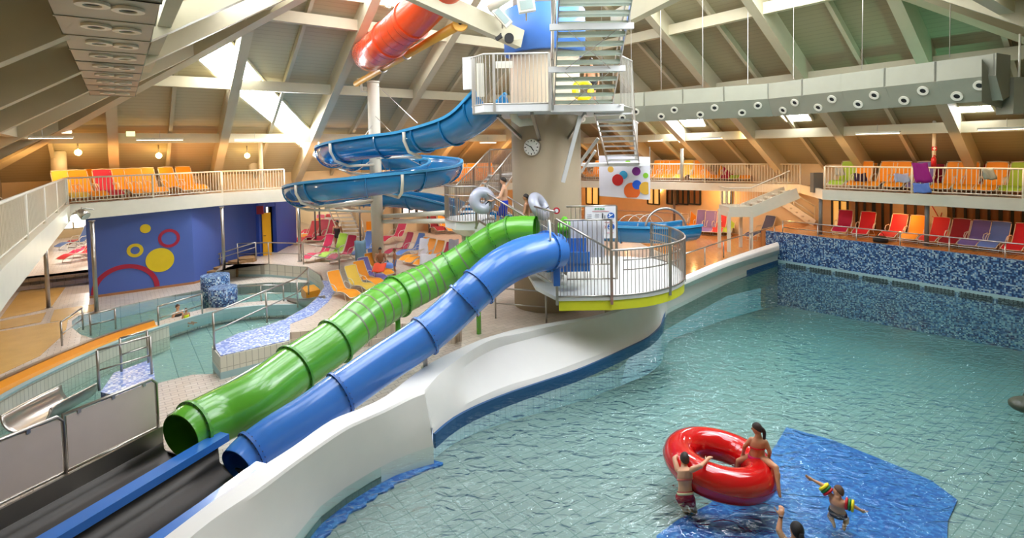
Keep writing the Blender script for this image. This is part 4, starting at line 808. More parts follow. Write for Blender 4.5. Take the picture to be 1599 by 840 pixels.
def chan(t): rr = .66; return [(math.cos(a)*rr, math.sin(a)*rr) for a in [math.radians(165+k*15) for k in range(15)]]
outer = [(math.cos(math.radians(170+k*200/14))*.66, math.sin(math.radians(170+k*200/14))*.66) for k in range(15)]
inner = [(math.cos(math.radians(370-k*200/14))*.63, math.sin(math.radians(370-k*200/14))*.63) for k in range(15)]
m = MB(); m.sweep(outer+inner, HP, True); m.build('channel', M_slide, ss, smooth=True)
for s in (-1, 1):
    m = MB(); m.sweep([(s*.62, .1), (s*.62, .15), (s*.74, .15), (s*.74, .06)], HP, True); m.build('rim', M_slidel, ss)
n = len(HP)
for t in [.03]+[.075+k*.0455 for k in range(20)]:
    i = int(t*(n-1)); d = (HP[min(i+1, n-1)]-HP[i-1]).normalized(); sd = d.cross(SN).normalized(); m = MB(); vs = []
    m.tube([HP[i]+sd*math.cos(math.radians(a))*.70+SN*math.sin(math.radians(a))*.70 for a in range(175, 370, 15)], .035, 6); fl = m.build('joint_flange', M_slide, ss)
for t in (.125, .215, .30, .42, .50, .585, .655, .73):
    i = int(t*(n-1)); d = (HP[min(i+1, n-1)]-HP[i-1]).normalized(); sd = d.cross(SN).normalized(); q = HP[i]; ins = sd if (cp-q).dot(sd) > 0 else -sd; ins.z = 0
    m = MB(); m.tube([q-ins*.74+SN*.05, q-ins*.74-SN*.25, q-ins*.55-SN*.62, q-SN*.82, (cp.x-(cp-q).normalized().x*.2, cp.y-(cp-q).normalized().y*.2, q.z-.84)], .055, 8); m.build('support_arm', M_white, wc)
    m = MB(); m.tube([q-ins*.2-SN*.8, (cp.x, cp.y, q.z+1.0 if t < .6 else q.z-.2)], .014, 5); m.build('tie_rod', M_steel, wc)
m = MB(); m.tube([D(590, 134, 23), D(652, 192, 18.8)], .014, 6); m.build('tie_rod', M_steel, wc)
m = MB(); m.tube([D(598, 338, 23), D(700, 332, 18.5)], .09, 10); m.tube([D(598, 346, 23), D(703, 345, 18.2)], .09, 10); m.build('cross_tube', M_white, wc)
m = MB(); m.tube([D(585, 315, 23), D(508, 324, 21)], .07, 10); m.build('cross_tube', M_white, wc)
# steel hoops over the blue channel right of the platform
for k, (u, Y) in enumerate(((1040, 22.3), (1017, 23.2), (1000, 24), (985, 24.8))):
    c = D(u, 352, Y); m = MB(); rr = .85 if k == 0 else .6; m.tube([c+Vector((math.cos(a)*rr, math.sin(a)*.2, math.sin(a)*rr*.95-.1)) for a in [math.pi*j/16 for j in range(17)]], .05 if k == 0 else .02, 8); tag(m.build('steel_hoop', M_steel), ('large steel hoop arching over the end of the blue slide channel', 'thin steel hoop, second along the blue channel behind the platform', 'thin steel hoop, third along the blue channel behind the platform', 'thin steel hoop farthest along the blue channel behind the platform')[k], 'hoop')
# ---- red tube and yellow beam ----
RT = [(712, -42, 14.8, 62), (685, -12, 15.4, 61), (655, 20, 16.2, 60), (620, 52, 17.2, 58), (592, 76, 18.4, 55), (578, 86, 20.0, 50), (572, 84, 22.5, 44), (570, 82, 24.5, 40)]
rs_ = thing('red_tube_slide', 'red orange closed tube slide passing under the roof', 'water slide', D(620, 52, 17.2)); P3, R3 = nodespts(RT); m = MB(); openpipe(P3, R3, .02, m); m.build('tube', M_red, rs_, smooth=True)
for t in (.34, .48): flange(P3, R3, t, M_red, rs_, 1.07, .05, False)
for k in range(9): flange(P3, R3, .36+k*.035, mat('red_rib', 'b8380f', .35), rs_, 1.008, .02, False, 'rib')
yb = thing('yellow_beam', 'yellow round beam carrying the red tube, resting on the mast hook', 'beam', D(560, 128, 22.6)); A = D(719, 37, 15.6); B = D(556, 131, 22.8); m = MB(); m.tube([A.lerp(B, .03), A.lerp(B, .5), B], [.15, .13, .12], 18); m.build('beam', M_yel, yb)
m = MB(); m.disc(A, .22, (0, 1, 0), .14, 28); m.mi = 1; m.disc(A-Vector((0, .08, 0)), .05, (0, 1, 0), .02, 16); m.build('eye_plate', [M_yel, M_black], yb)
for t, i in ((.42, .34), (.66, .48)):
    p = A.lerp(B, t); q = P3[int(i*(len(P3)-1))]; m = MB(); m.tube([p, p.lerp(q, .45)], .05, 8); m.disc(p, .17, (B-A).normalized(), .08, 20, .12); m.build('clamp', M_steel, yb)
# ================= lamps =================
def tubelight(u, v, w, lab):
    p = roofhit(u, v, .95); l = w*p.y/F; ax = U2 if u < 850 else (U1 if u > 1000 else U2); k = .8 if u < 850 else .6
    r = thing('strip_light', lab, 'ceiling light', p, 'strip lights under the roof beams'); m = MB(); m.box(p, (l, .16, .07), ax if u < 850 else -ax); m.build('housing', M_white, r); m = MB(); m.box(p-SN*.045, (l*.97, .1, .03), ax); m.build('tube', M_tube, r)
    m = MB(); m.tube([p+SN*.03, p+SN*.35], .01, 5); m.build('hanger', M_steel, r)
for u, v, w, lab in ((66, 214, 75, 'strip light farthest left under the roof beam'), (250, 217, 62, 'strip light under the beam above the yellow loungers, between two rafters'), (398, 218, 58, 'strip light under the beam right beside the thin white gallery post'),
                     (703, 224, 30, 'short strip light seen left of the tower below the upper platform'), (762, 222, 30, 'short strip light seen directly left of the tower'), (1023, 219, 26, 'strip light right of the bubble banner top'), (1112, 215, 34, 'strip light between the banner and the slanted white skylight'), (1370, 207, 60, 'strip light under the right roof beam right of the middle skylight'), (1572, 200, 70, 'strip light at the right edge under the last skylight')): tubelight(u, v, w, lab)
def globe(u, v, lab, e, off=.5):
    p = roofhit(u, v, off); r = thing('globe_lamp', lab, 'lamp', p, 'round warm lamps below the sloping roof'); m = MB(); m.ell(p, .13, 16, 10); m.build('globe', M_bulb, r); m = MB(); m.cyl((p.x, p.y), .03, p.z+.1, roofz(p)-.02, 8); m.build('stem', M_steel, r)
    point('globe_lamp_light', (p.x, p.y, p.z-.25), .05, (1, .75, .4), e)
globe(122, 238, 'glowing round lamp nearest the left edge above the orange loungers', 14); globe(248, 243, 'glowing round lamp in the middle of the left gallery wall', 14); globe(386, 243, 'glowing round lamp beside the white gallery post', 12); globe(1162, 204, 'small glowing lamp on the right roof slope', 20)
def vpipe(u, v0, v1, Y, w, lab, mt=M_white):
    a = D(u, v1, Y); b = D(u, v0, Y); m = MB(); m.cyl((a.x, a.y), w*Y/F/2, a.z, b.z, 18); tag(m.build('vertical_pipe', mt), lab, 'pipe')
vpipe(93, 236, 276, 22.6, 20, 'stubby pale vent pipe behind the orange loungers on the left'); vpipe(396, 233, 268, 28.3, 14, 'pale vent pipe next to the thin white post on the left gallery'); vpipe(410, 150, 315, 26.5, 6, 'thin tall white post rising from the left gallery to the roof')
vpipe(1458, 172, 258, 21.6, 5, 'thin white pipe with red sign on the right gallery'); vpipe(1065, 232, 282, 29.5, 5, 'thin white pipe behind the far gallery railing'); vpipe(1590, 53, 172, 14, 3, 'thin white hanging rod at the top right')
m = MB(); m.box(D(1459, 232, 21.3), (.2, .02, .16)); m.mi = 1; m.box(D(1459, 232, 21.28), (.1, .02, .09), Vector((1, 0, 1)), (0, 1, 0), Vector((-1, 0, 1))); tag(m.build('extinguisher_sign', [mat('sign_red2', 'c02030', .5), mat('sign_white', 'f2f2f2', .4)]), 'small red fire extinguisher sign on the white pipe of the right gallery', 'sign')
p = D(1458, 252, 21.4); m = MB(); m.tube([p-SN*.25, p+SN*.12, p+SN*.18], [.09, .09, .03], 14); m.tube([p+SN*.18, p+SN*.25, p+SN*.25+Vector((.1, 0, -.05))], .02, 6); tag(m.build('fire_extinguisher', mat('extinguisher_red', 'b0141e', .3)), 'red fire extinguisher behind the magenta towel on the right gallery', 'extinguisher')
for u, v, c, lab in ((104, 204, M_tube, 'square white lit sign under the left roof beam'), (204, 209, emit('exit_green', 'd8f4a0', 1.5), 'small green lit exit sign under the left roof beam')):
    p = roofhit(u, v, .9); m = MB(); m.box(p, (.3, .06, .2), U2); tag(m.build('lit_sign', c), lab, 'sign')
for u, v, s, lab in ((118, 341, 1, 'glaring round floodlight on the corner of the left gallery'), (134, 338, 0, 'second floodlight pointing away on the corner of the left gallery')):
    p = D(u, v, 19.2); r = thing('floodlight', lab, 'floodlight', p); d = Vector((.5, -.8, -.3)).normalized() if s else Vector((.8, -.1, -.6)).normalized(); m = MB(); m.tube([p, p-d*.25, p-d*.34], [.17, .15, .08], 20); m.build('housing', M_steel, r); m = MB(); m.disc(p+d*.01, .15, d, .02, 20); m.build('lens', M_flood if s else mat('lamp_glass', '9fb0ac', .2), r); m = MB(); m.tube([p-d*.2, p-d*.2+SN*.2, p+Vector((-.1, .5, .2))], .025, 6); m.build('bracket', M_steel, r)
spot('floodlight_beam', D(120, 342, 18.8), (-2, 12, 0), (.8, 1, .95), 350, 55)
p = D(1612, 322, 17.5); r = thing('floodlight', 'unseen floodlight just past the right picture edge on the gallery fascia', 'floodlight', p); m = MB(); m.tube([p+Vector((.3, .2, -.1)), p], [.1, .17], 18); m.build('housing', M_steel, r); spot('floodlight_beam', p+Vector((-.3, -.3, .2)), T+U2*7+U1*(-4)+SN*11, (.25, 1, .7), 700, 75); spot('floodlight_beam', p+Vector((-.3, -.1, .1)), NG[7]+SN*3, (.3, 1, .85), 60, 60)  # strong green beam added to tint the roof like light bounced off the pool
# ================= kids pool furniture =================
OC = [G(u, v, -.2) for u, v in ((-60, 640), (0, 606), (60, 577), (120, 550), (180, 526), (250, 503))]; OC = smoothpts(OC, 4)
oc = thing('flume_channel', 'curved orange open flume with steel rim beside the kids pool', 'water slide', OC[-1])
m = MB(); m.sweep([(-.26, .03), (-.2, -.12), (.2, -.14), (.26, -.02), (.26, -.2), (-.26, -.2)], OC, True); m.build('channel', M_orange, oc)
m = MB(); m.sweep([(-.27, .03), (-.27, .06), (-.4, .06), (-.4, -.35), (-.27, -.35)], OC, True); m.build('rim', M_steel, oc)
m = MB(); m.sweep([(.27, -.02), (.4, -.02), (.4, -.85), (.27, -.85)], OC, True); struct('wall_flume', m, M_facetile)
m = MB(); m.sweep([(.27, -.015), (.44, -.015), (.44, -.06), (.27, -.06)], OC, True); struct('trim_4', m, M_turq)
IS = smoothpts([G(u, v, -.5) for u, v in ((235, 510), (290, 493), (345, 480), (410, 473), (470, 471), (505, 468))], 4); m = MB(); m.sweep([(-.3, 0), (.3, 0), (.3, -.5), (-.3, -.5)], IS, True); struct('wall_pool_island', m, M_low)
m = MB(); m.sweep([(.3, .005), (.38, .005), (.38, -.4), (.3, -.4)], IS, True); struct('trim_5', m, M_turq)
for u, v, r_, zt_, lab in ((326, 474, .53, .35, 'farther round blue mosaic drum in the kids pool'), (338, 488, .5, .16, 'nearer round blue mosaic drum in the kids pool')):
    p = G(u, v, -.68); m = MB(); m.cyl((p.x, p.y+r_), r_, -1.0, zt_, 40); tag(m.build('mosaic_drum', M_mos), lab, 'pool feature')
# mosaic curb along the kids pool and its tiled front
CB = [(333, 540), (372, 521), (410, 511), (445, 499), (480, 479), (497, 464), (507, 447), (503, 438)]; CI = [(345, 556), (400, 543), (452, 531), (453, 506), (488, 492), (512, 472), (524, 456), (520, 440)]
m = MB(); m.prism([xy(G(u, v, 0)) for u, v in CB]+[xy(G(u, v, 0)) for u, v in CI[::-1]], -.02, .012); struct('floor_mosaic_curb', m, M_mos2)
def facew(pts, z0, z1, mt, nm, th=.04):
    m = MB(); m.sweep([(th, z0), (th, z1), (-th, z1), (-th, z0)], [Vector((p.x, p.y, 0)) for p in pts], True); return struct(nm, m, mt)
facew([G(453, 531, 0), G(400, 543, 0), G(345, 556, 0), G(333, 540, 0)], -.6, -.012, M_facetile, 'wall_curb'); facew([G(453, 531, 0), G(400, 543, 0), G(345, 556, 0), G(333, 540, 0)], -.6, -.42, M_turq, 'trim_6', .045)
facew([G(u, v, 0) for u, v in ((333, 540), (372, 521), (410, 511), (445, 499), (480, 479), (497, 464), (507, 447), (500, 430), (480, 417), (420, 412), (350, 412), (338, 424))], -1.05, -.0, M_facetile, 'wall_kids_pool')
facew([G(u, v, 0) for u, v in ((507, 447), (500, 430), (480, 417), (420, 412), (350, 412), (338, 424))], -.75, -.5, M_turq, 'trim_7', .05)
m = MB(); m.prism([xy(G(u, v, -.2)) for u, v in ((157, 612), (178, 582), (238, 560), (243, 600), (200, 622))], -1.0, -.2); o = struct('wall_mosaic_island', m, M_mos2)
# rocky steps at the foot of the blue wall
rk = random.Random(5)
for k in range(7):
    a = G(312+k*12.5, 434-k*4.6, -.5+k*.09); m = MB(); z = -.52+k*.1; pts = [(a.x+math.cos(t)*(.42+rk.random()*.12), a.y+math.sin(t)*(.36+rk.random()*.1)) for t in [2*math.pi*j/9 for j in range(9)]]; m.prism(pts, -.62, z+.12); tag(m.build('rock_step', M_rock), 'brown rough step climbing between the blue wall and the tiled pool wall', 'step', 'brown rocky steps by the blue wall')
# small steel slide ends
def chute(pts, r_, lab, open_=.9):
    q = smoothpts(pts, 5); m = MB(); A = [math.pi+math.pi*k/12 for k in range(13)]; prof = [(math.cos(a)*r_, math.sin(a)*r_) for a in A]+[(math.cos(a)*(r_-.03), math.sin(a)*(r_-.03)) for a in A[::-1]]; m.sweep(prof, q, True); r = thing('steel_chute', lab, 'water slide', q[0]); m.build('chute', M_steel, r, smooth=True)
    for s in (-1, 1):
        m = MB(); sd = [(q[min(i+1, len(q)-1)]-q[max(i-1, 0)]).normalized().cross(SN).normalized() for i in range(len(q))]; m.tube([p+d*s*r_ for p, d in zip(q, sd)], .03, 8); m.build('edge_tube', M_steel, r)
chute([G(40, 645, -.1), G(75, 625, -.25), G(125, 600, -.4)], .42, 'wide stainless steel chute end at the lower left behind the screens'); chute([G(522, 458, .1), G(490, 463, -.2), G(463, 462, -.4)], .42, 'grey steel chute end by the white handrail at the kids pool')
m = MB(); m.prism([xy(G(u, v, .05)) for u, v in ((470, 448), (490, 444), (500, 452), (478, 457))], -.3, .05); tag(m.build('orange_slide_step', M_orange), 'small orange moulded piece behind the steel chute of the kids pool', 'slide piece')
for i in range(3):
    c = G(455+i*5, 486-i*5, -.8); m = MB(); m.prism([(c.x+.9+math.cos(t)*(1.35-.3*i), c.y+.35+math.sin(t)*(.75-.18*i)) for t in [2*math.pi*j/24 for j in range(24)]], -1.05, -.95+i*.1); struct('floor_step', m, M_facetile)
# ochre floor fields
for P_ in ([(0, 498), (34, 452), (102, 449), (79, 481), (40, 490)], [(85, 484), (150, 475), (146, 486), (120, 491), (108, 499), (78, 503)], [(0, 502), (72, 488), (64, 503), (0, 515)], [(0, 518), (106, 500), (102, 520), (62, 556), (0, 585), (-60, 610), (-60, 530)]):
    m = MB(); m.prism([xy(G(u, v, ZL)) for u, v in P_], ZL, ZL+.012); struct('floor_field', m, M_yfloor)
# ================= rails =================
def hrail(pts, z, label, h=1.0, mid=(.5,), r_=.026, dz=None, mt=None, posts=None, grp=None):
    mt = mt or M_steel; B = [G(u, v, z) for u, v in pts] if len(pts[0]) == 2 else [Vector(p) for p in pts]; root = thing('handrail', label, 'handrail', B[0], grp); m = MB(); m.tube([b+SN*h for b in B], r_, 8); m.build('top_rail', mt, root)
    for q in mid: m = MB(); m.tube([b+SN*h*q for b in B], r_*.8, 8); m.build('middle_rail', mt, root)
    for i, b in enumerate(B):
        if posts is None or i in posts: m = MB(); m.cyl(b, r_*1.1, b.z, b.z+h, 10); m.build('post', mt, root)
    return root
hrail([(155, 610), (237, 584)], -.2, 'steel handrail on the near side of the small mosaic island', .95); hrail([(190, 580), (232, 566)], -.2, 'steel handrail on the far side of the small mosaic island', .85)
hrail([(335, 546), (417, 504), (465, 480), (482, 460)], 0, 'long steel handrail on the mosaic curb of the kids pool', 1.0)
hrail([(356, 474), (408, 470), (443, 470)], -.5, 'low steel handrail on the island between the two kids pools', .62)
hrail([(248, 512), (316, 490)], -.5, 'steel handrail between the orange flume and the mosaic drums', .72, (.0+.45,))
hrail([(97, 540), (130, 515)], ZL, 'short steel handrail at the left end of the kids pool', .75); hrail([(142, 524), (181, 514)], ZL, 'small steel handrail standing in the far kids pool corner', .7)
hrail([(372, 413), (420, 411), (474, 413), (530, 424)], 0, 'steel rail along the top of the tiled wall behind the kids pool', 1.0)
hrail([tuple(G(312, 436, -.6)), tuple(G(345, 421, -.3)), tuple(G(400, 405, .3))], 0, 'pair of sloping brown handrails beside the rocky steps', .8, (.72,))
hrail([(774, 497), (853, 504)], 0, 'steel handrail on the deck under the blue tube beside the tower', .95)
B = [W1[0]+md*(.15+k*1.62)+U2*.08+SN*ZM for k in range(10)]; hrail([tuple(p) for p in B], ZM, 'steel rail with three bars on top of the blue mosaic wall', 1.0, (.35, .68), .024)
B = [BK[i]+Vector((-.1, .1, 0)) for i in (2, 1, 0)]; hrail([tuple(B[0]), tuple(B[0].lerp(B[1], .5)), tuple(B[1]), tuple(B[1].lerp(B[2], .5)), tuple(B[2])], .5, 'thin steel rail on the white pool wall right of the platform', .72, ())
hrail([tuple(G(u, v, 0)) for u, v in ((880, 352), (960, 354), (1016, 358), (1048, 360), (1075, 362))], 0, 'far brown rail behind the steel hoops below the banner', 1.1, (.5,))
# ---- white stair down from the right gallery ----
ws = thing('gallery_stairs', 'white stair with landing descending from the right gallery', 'staircase', (11, 26, 0)); M_w2 = M_white
X0, X1, Yc = (1139-800)*26/F, (1174-800)*26/F, 26.0
m = MB(); m.box(((X0+X1)/2, Yc+.6, 1.98), (X1-X0, 1.3, .5)); m.build('landing', M_w2, ws)
m = MB(); a = Vector((X1, Yc, 1.95)); b = Vector((14.0, 26.0, 2.85)); m.beam(a, b, .08, .55); m.build('stringer', M_w2, ws); m = MB(); m.beam(a+Vector((0, 1.2, 0)), b+Vector((0, 1.2, 0)), .08, .55); m.build('stringer', M_w2, ws)
for k in range(6): m = MB(); q = a.lerp(b, (k+.5)/6); m.box(q+Vector((0, .6, .1)), (.34, 1.15, .05)); m.build('tread', M_w2, ws)
for x, y in ((X0, Yc), (X1, Yc), (X0, Yc+1.2), (X1, Yc+1.2)): m = MB(); m.box((x, y, 1.0), (.14, .14, 2.0)); m.build('leg', M_w2, ws)
r = thing('guard_railing', 'white baluster railing around the stair landing below the far gallery', 'railing', (X0, Yc, 2.2)); rail_parts(r, [(X0, Yc+1.2, 2.2), (X0, Yc, 2.2), (X1, Yc, 2.2), (13.6, 26, 3.0)], .95, .13, mt=M_white)
w2 = thing('gallery_stairs', 'lower white flight with rails ending beside the mosaic wall', 'staircase', (15, 28, 1)); a = D(1208, 322, 29.5); b = D(1272, 378, 27.6); a.z = 2.4; b.z = 1.1
m = MB(); m.beam(a, b, .08, .4); m.beam(a+Vector((0, 1.1, 0)), b+Vector((0, 1.1, 0)), .08, .4); m.build('stringers', M_w2, w2)
for k in range(7): m = MB(); q = a.lerp(b, (k+.5)/7); m.box(q+Vector((0, .55, .05)), (.32, 1.05, .05)); m.build('tread', M_w2, w2)
for h in (.45, .9): m = MB(); m.tube([a+SN*h, b+SN*h], .03, 8); m.build('handrail', M_w2, w2)
for t_ in (0, .5, 1): m = MB(); m.tube([a.lerp(b, t_), a.lerp(b, t_)+SN*.95], .03, 8); m.build('post', M_w2, w2)
m = MB(); m.box(D(1275, 285, 25.6), (.45, .3, .95)); tag(m.build('waste_bin', mat('bin_grey', '6a6a66', .5)), 'grey bin standing at the gap of the gallery railing', 'bin')
# ---- steel stairs at the left back ----
a = D(545, 371, 31.5); a.z = .1; b = D(508, 300, 35); b.z = 3.2; stairs('open_staircase', 'steel open staircase behind the woman, left of the white mast', a-Vector((.45, 0, 0)), b-Vector((.45, 0, 0)), (1.3, 0, 0), 15)
for k in (0, 1):
    r = thing('handrail', ('left' if not k else 'right')+' white handrail of the steel staircase behind the woman', 'handrail', a); o = Vector((-.45+1.3*k, 0, 0)); m = MB(); m.tube([a+o+SN*.95, b+o+SN*.95], .035, 8); m.build('rail', M_white, r)
    for t_ in (0, .5, 1): m = MB(); m.tube([a.lerp(b, t_)+o, a.lerp(b, t_)+o+SN*.95], .03, 8); m.build('post', M_steel, r)
stairs('open_staircase', 'short white flight below the end of the left gallery', (-9.2, 29.6, 2.0), (-11.3, 27.2, 3.3), (.9, -.5, 0), 7, mt=M_white)
for u, v, lab in ((493, 375, 'dark thin post left of the steel staircase'), (500, 372, 'grey post at the left foot of the steel staircase'), (563, 378, 'dark thin post right of the steel staircase')): post(G(u, v, 0), .05, 0, 3.0, lab, mat('grey_post', '6c6a66', .5))
post(G(620, 365, 0), .22, 0, 3.05, 'broad grey pillar behind the cross tubes of the mast', mat('pillar_beige', 'a89c84', .6)); post(G(671, 363, 0), .07, 0, 3.05, 'thin pillar in front of the bright window', mat('grey_post', '6c6a66', .5))
# ================= loungers =================
CL = {'orange': 'f59a10', 'yellow': 'f2c84a', 'crimson': 'b81c46', 'lime': 'a2c83c', 'blue': '6686c8', 'violet': '7468a8', 'white': 'e4e0e4', 'darkred': '8e1426', 'grey': 'a8a4ac', 'navy': '2c4470', 'red': 'c8202c'}
def cmat(c): return mat('lounger_fabric_'+c, CL[c], .55, bump=.15, bscale=80)
lg = thing('sun_lounger', '', 'sun lounger'); PR = smoothpts([(.98, 0, .22), (.62, 0, .36), (.3, 0, .36), (-.05, 0, .3), (-.3, 0, .33), (-.5, 0, .6), (-.68, 0, .92), (-.74, 0, 1.08)], 3)
m = MB()
vs = []
for i, p in enumerate(PR):
    wd_ = .28 if 0 < i < len(PR)-1 else .24; vs += [(p.x, -wd_, p.z), (p.x, wd_, p.z), (p.x, wd_, p.z-.025), (p.x, -wd_, p.z-.025)]
m.add(vs, [(i*4+j, (i+1)*4+j, (i+1)*4+(j+1) % 4, i*4+(j+1) % 4) for i in range(len(PR)-1) for j in range(4)]+[(0, 1, 2, 3), tuple(range(len(vs)-4, len(vs)))]); LSC = (1.04, 1.14, 1.18); m.v = [(x*LSC[0], y*LSC[1], z*LSC[2]) for x, y, z in m.v]; m.build('sling', cmat('orange'), lg)
m = MB()
for s in (-1, 1): m.tube([(p.x, s*.3, p.z-.01) for p in PR[::2]], .014, 5)
m.tube([(-.74, -.3, 1.08), (-.77, 0, 1.1), (-.74, .3, 1.08)], .014, 5); m.tube([(.98, -.3, .21), (1.0, 0, .2), (.98, .3, .21)], .014, 5); m.v = [(x*LSC[0], y*LSC[1], z*LSC[2]) for x, y, z in m.v]; m.build('frame', M_white, lg)
for s in (-1, 1): m = MB(); m.tube([(-.45, s*.31, .5), (-.42, s*.34, .6), (-.1, s*.35, .58), (.05, s*.34, .45), (.02, s*.32, .3)], .016, 5); m.v = [(x*LSC[0], y*LSC[1], z*LSC[2]) for x, y, z in m.v]; m.build('armrest', M_white, lg)
m = MB(); m.tube([(.55, -.3, .34), (.68, -.3, .01), (.68, .3, .01), (.55, .3, .34)], .014, 5); m.v = [(x*LSC[0], y*LSC[1], z*LSC[2]) for x, y, z in m.v]; m.build('front_leg', M_white, lg)
m = MB(); m.tube([(-.1, -.3, .3), (-.45, -.31, .01), (-.45, .31, .01), (-.1, .3, .3)], .014, 5); m.v = [(x*LSC[0], y*LSC[1], z*LSC[2]) for x, y, z in m.v]; m.build('rear_leg', M_white, lg)
used = [False]
def lounger(x, y, z, rz_, c, label, grp):
    if not used[0]:
        used[0] = True; lg.location = (x, y, z); lg.rotation_euler = (0, 0, rz_); lg['label'] = label; lg['group'] = grp
        for ch in lg.children:
            if ch.name.startswith('sling'): ch.data.materials.clear(); ch.data.materials.append(cmat(c))
        return lg
    o = dup(lg, (x, y, z), rz_, label, grp, {'sling': cmat(c)}); o.scale = (1, 1, 1); return o
SLM = {}
_cp = dup
def dup(root, loc, rz, label, group=None, mats=None):
    r = root.copy(); COL.objects.link(r); r.location = loc; r.rotation_euler = (0, 0, rz); r['label'] = label
    if group: r['group'] = group
    for ch in root.children:
        c = ch.copy(); COL.objects.link(c); c.parent = r
        if mats and ch.name.split('.')[0] in mats:
            mm = mats[ch.name.split('.')[0]]
            if mm.name not in SLM: d = ch.data.copy(); d.materials.clear(); d.materials.append(mm); SLM[mm.name] = d
            c.data = SLM[mm.name]
    return r
def lpx(uf, vf, dx, dy, c, label, grp, z=0, L=.98, sc=(1, 1, 1)):    # foot end given
    p = G(uf, vf, z); d = Vector((dx, dy, 0)).normalized(); q = p-d*L*sc[0]; o = lounger(q.x, q.y, z, math.atan2(d.y, d.x), c, label, grp); o.scale = sc; return o
gA = 'loungers by the kids pool steps'
for uf, vf, c, lab in ((556, 470, 'orange', 'bright orange sun lounger nearest the green tube'), (582, 459, 'yellow', 'pale yellow sun lounger, second from the green tube'), (594, 450, 'orange', 'orange sun lounger, third from the green tube'), (600, 443, 'violet', 'violet sun lounger between two orange ones'), (609, 434, 'orange', 'orange sun lounger with a red cloth at its foot'), (612, 424, 'blue', 'blue sun lounger under the striped towel')):
    lpx(uf, vf, .74, -.67, c, lab, gA, sc=(.86, .74, .68))
gB = 'loungers facing the kids pool in the back row'
for uf, vf, c, lab, dx in ((478, 411, 'crimson', 'crimson sun lounger farthest left on the deck', -.45), (502, 409, 'lime', 'lime green sun lounger in front of the woman', -.4), (516, 413, 'crimson', 'crimson sun lounger right of the lime green one', -.4), (556, 405, 'blue', 'light blue sun lounger left of the white mast', -.2)):
    lpx(uf, vf, dx, -.9, c, lab, gB, sc=(.9, .8, .9))
gC = 'loungers in the row right of the white mast'
for uf, vf, c, lab in ((604, 402, 'crimson', 'crimson sun lounger directly right of the white mast'), (622, 404, 'blue', 'blue sun lounger second right of the white mast'), (628, 413, 'orange', 'orange sun lounger third right of the white mast'), (637, 416, 'orange', 'orange sun lounger fourth right of the white mast under a white towel'), (650, 420, 'orange', 'orange sun lounger fifth right of the white mast'), (664, 424, 'crimson', 'crimson sun lounger with a white towel hanging over its foot'), (682, 428, 'orange', 'orange sun lounger close to the green tube with dark bag'), (700, 424, 'grey', 'sun lounger draped in a grey towel near the green tube'), (716, 416, 'orange', 'orange sun lounger farthest right in the row, half behind the green tube')):
    lpx(uf, vf, -.6, -.8, c, lab, gC, sc=(.92, .72, .82))
lpx(596, 383, -.55, -.83, 'crimson', 'single crimson sun lounger behind the white mast', None)
gD = 'loungers in front of the bright window behind the spiral slide'
for uf, vf, c, lab in ((635, 352, 'crimson', 'crimson lounger leftmost in front of the bright window'), (655, 350, 'orange', 'orange lounger in front of the bright window'), (680, 352, 'lime', 'lime lounger behind the cross tubes of the mast'), (697, 352, 'orange', 'orange lounger behind the cross tubes'), (690, 366, 'darkred', 'dark red lounger below the landing'), (708, 366, 'orange', 'orange lounger below the landing'), (722, 366, 'violet', 'violet lounger below the landing'), (734, 366, 'orange', 'last orange lounger below the landing')):
    lpx(uf, vf, .5, -.83, c, lab, gD)
gE = 'loungers on the amber deck by the white stair'
for uf, vf, c, lab in ((1078, 362, 'orange', 'orange lounger leftmost by the big steel hoop'), (1088, 366, 'violet', 'violet lounger nearest the steel hoop'), (1102, 368, 'violet', 'second violet lounger beside the red one'), (1118, 369, 'red', 'red lounger between violet and lime ones'), (1132, 369, 'lime', 'lime lounger beside the leg of the white stair')):
    lpx(uf, vf, -.5, -.83, c, lab, gE)
for uf, vf, c, lab in ((1168, 376, 'navy', 'navy lounger under the white stair landing'), (1190, 372, 'navy', 'navy lounger with bag behind the corner of the white wall')): lpx(uf, vf, -.9, -.4, c, lab, None)
gF = 'loungers on the terrace above the mosaic wall'; la = W1[0]+U2*1.75; lb = la+md*10; fd = math.atan2(-U2.y, -U2.x)
for u, c, lab, t_ in ((1318, 'crimson', 'crimson lounger farthest left on the terrace with a towel at its back', -.5), (1352, 'red', 'red lounger second on the terrace', -.3), (1399, 'red', 'red lounger third on the terrace right of a dark bag', 0), (1430, 'orange', 'only orange lounger on the terrace above the mosaic wall', -.1), (1463, 'red', 'red lounger below the arrow poster', .15), (1495, 'darkred', 'dark red lounger right of the terrace column', .15), (1526, 'violet', 'violet lounger with a beige towel over its back', .2), (1557, 'blue', 'blue lounger covered with a blue towel', .2), (1596, 'red', 'red lounger cut by the right picture edge', .2)):
    p = online(u, la, lb); lounger(p.x, p.y, ZM, fd-t_*.4, c, lab, gF).scale = (.95, .88, .8)
def grow(a, b, off, items, z, grp, ttl):
    a = Vector(a); b = Vector(b); d = (b-a).normalized(); n = Vector((-d.y, d.x, 0)); n = n if (a-T).dot(n) > 0 else -n; a2 = a+n*off; b2 = b+n*off
    for k, (u, c) in enumerate(items):
        p = online(u, a2, b2); lounger(p.x, p.y, z, math.atan2(-n.y, -n.x)+.12*math.sin(k*2.3), c, ttl(k, c), grp)
ordn = ['first', 'second', 'third', 'fourth', 'fifth', 'sixth', 'seventh', 'eighth', 'ninth', 'tenth', 'eleventh', 'twelfth', 'thirteenth', 'fourteenth', 'fifteenth', 'sixteenth', 'seventeenth', 'eighteenth', 'nineteenth', 'twentieth', 'twenty-first', 'twenty-second', 'twenty-third']
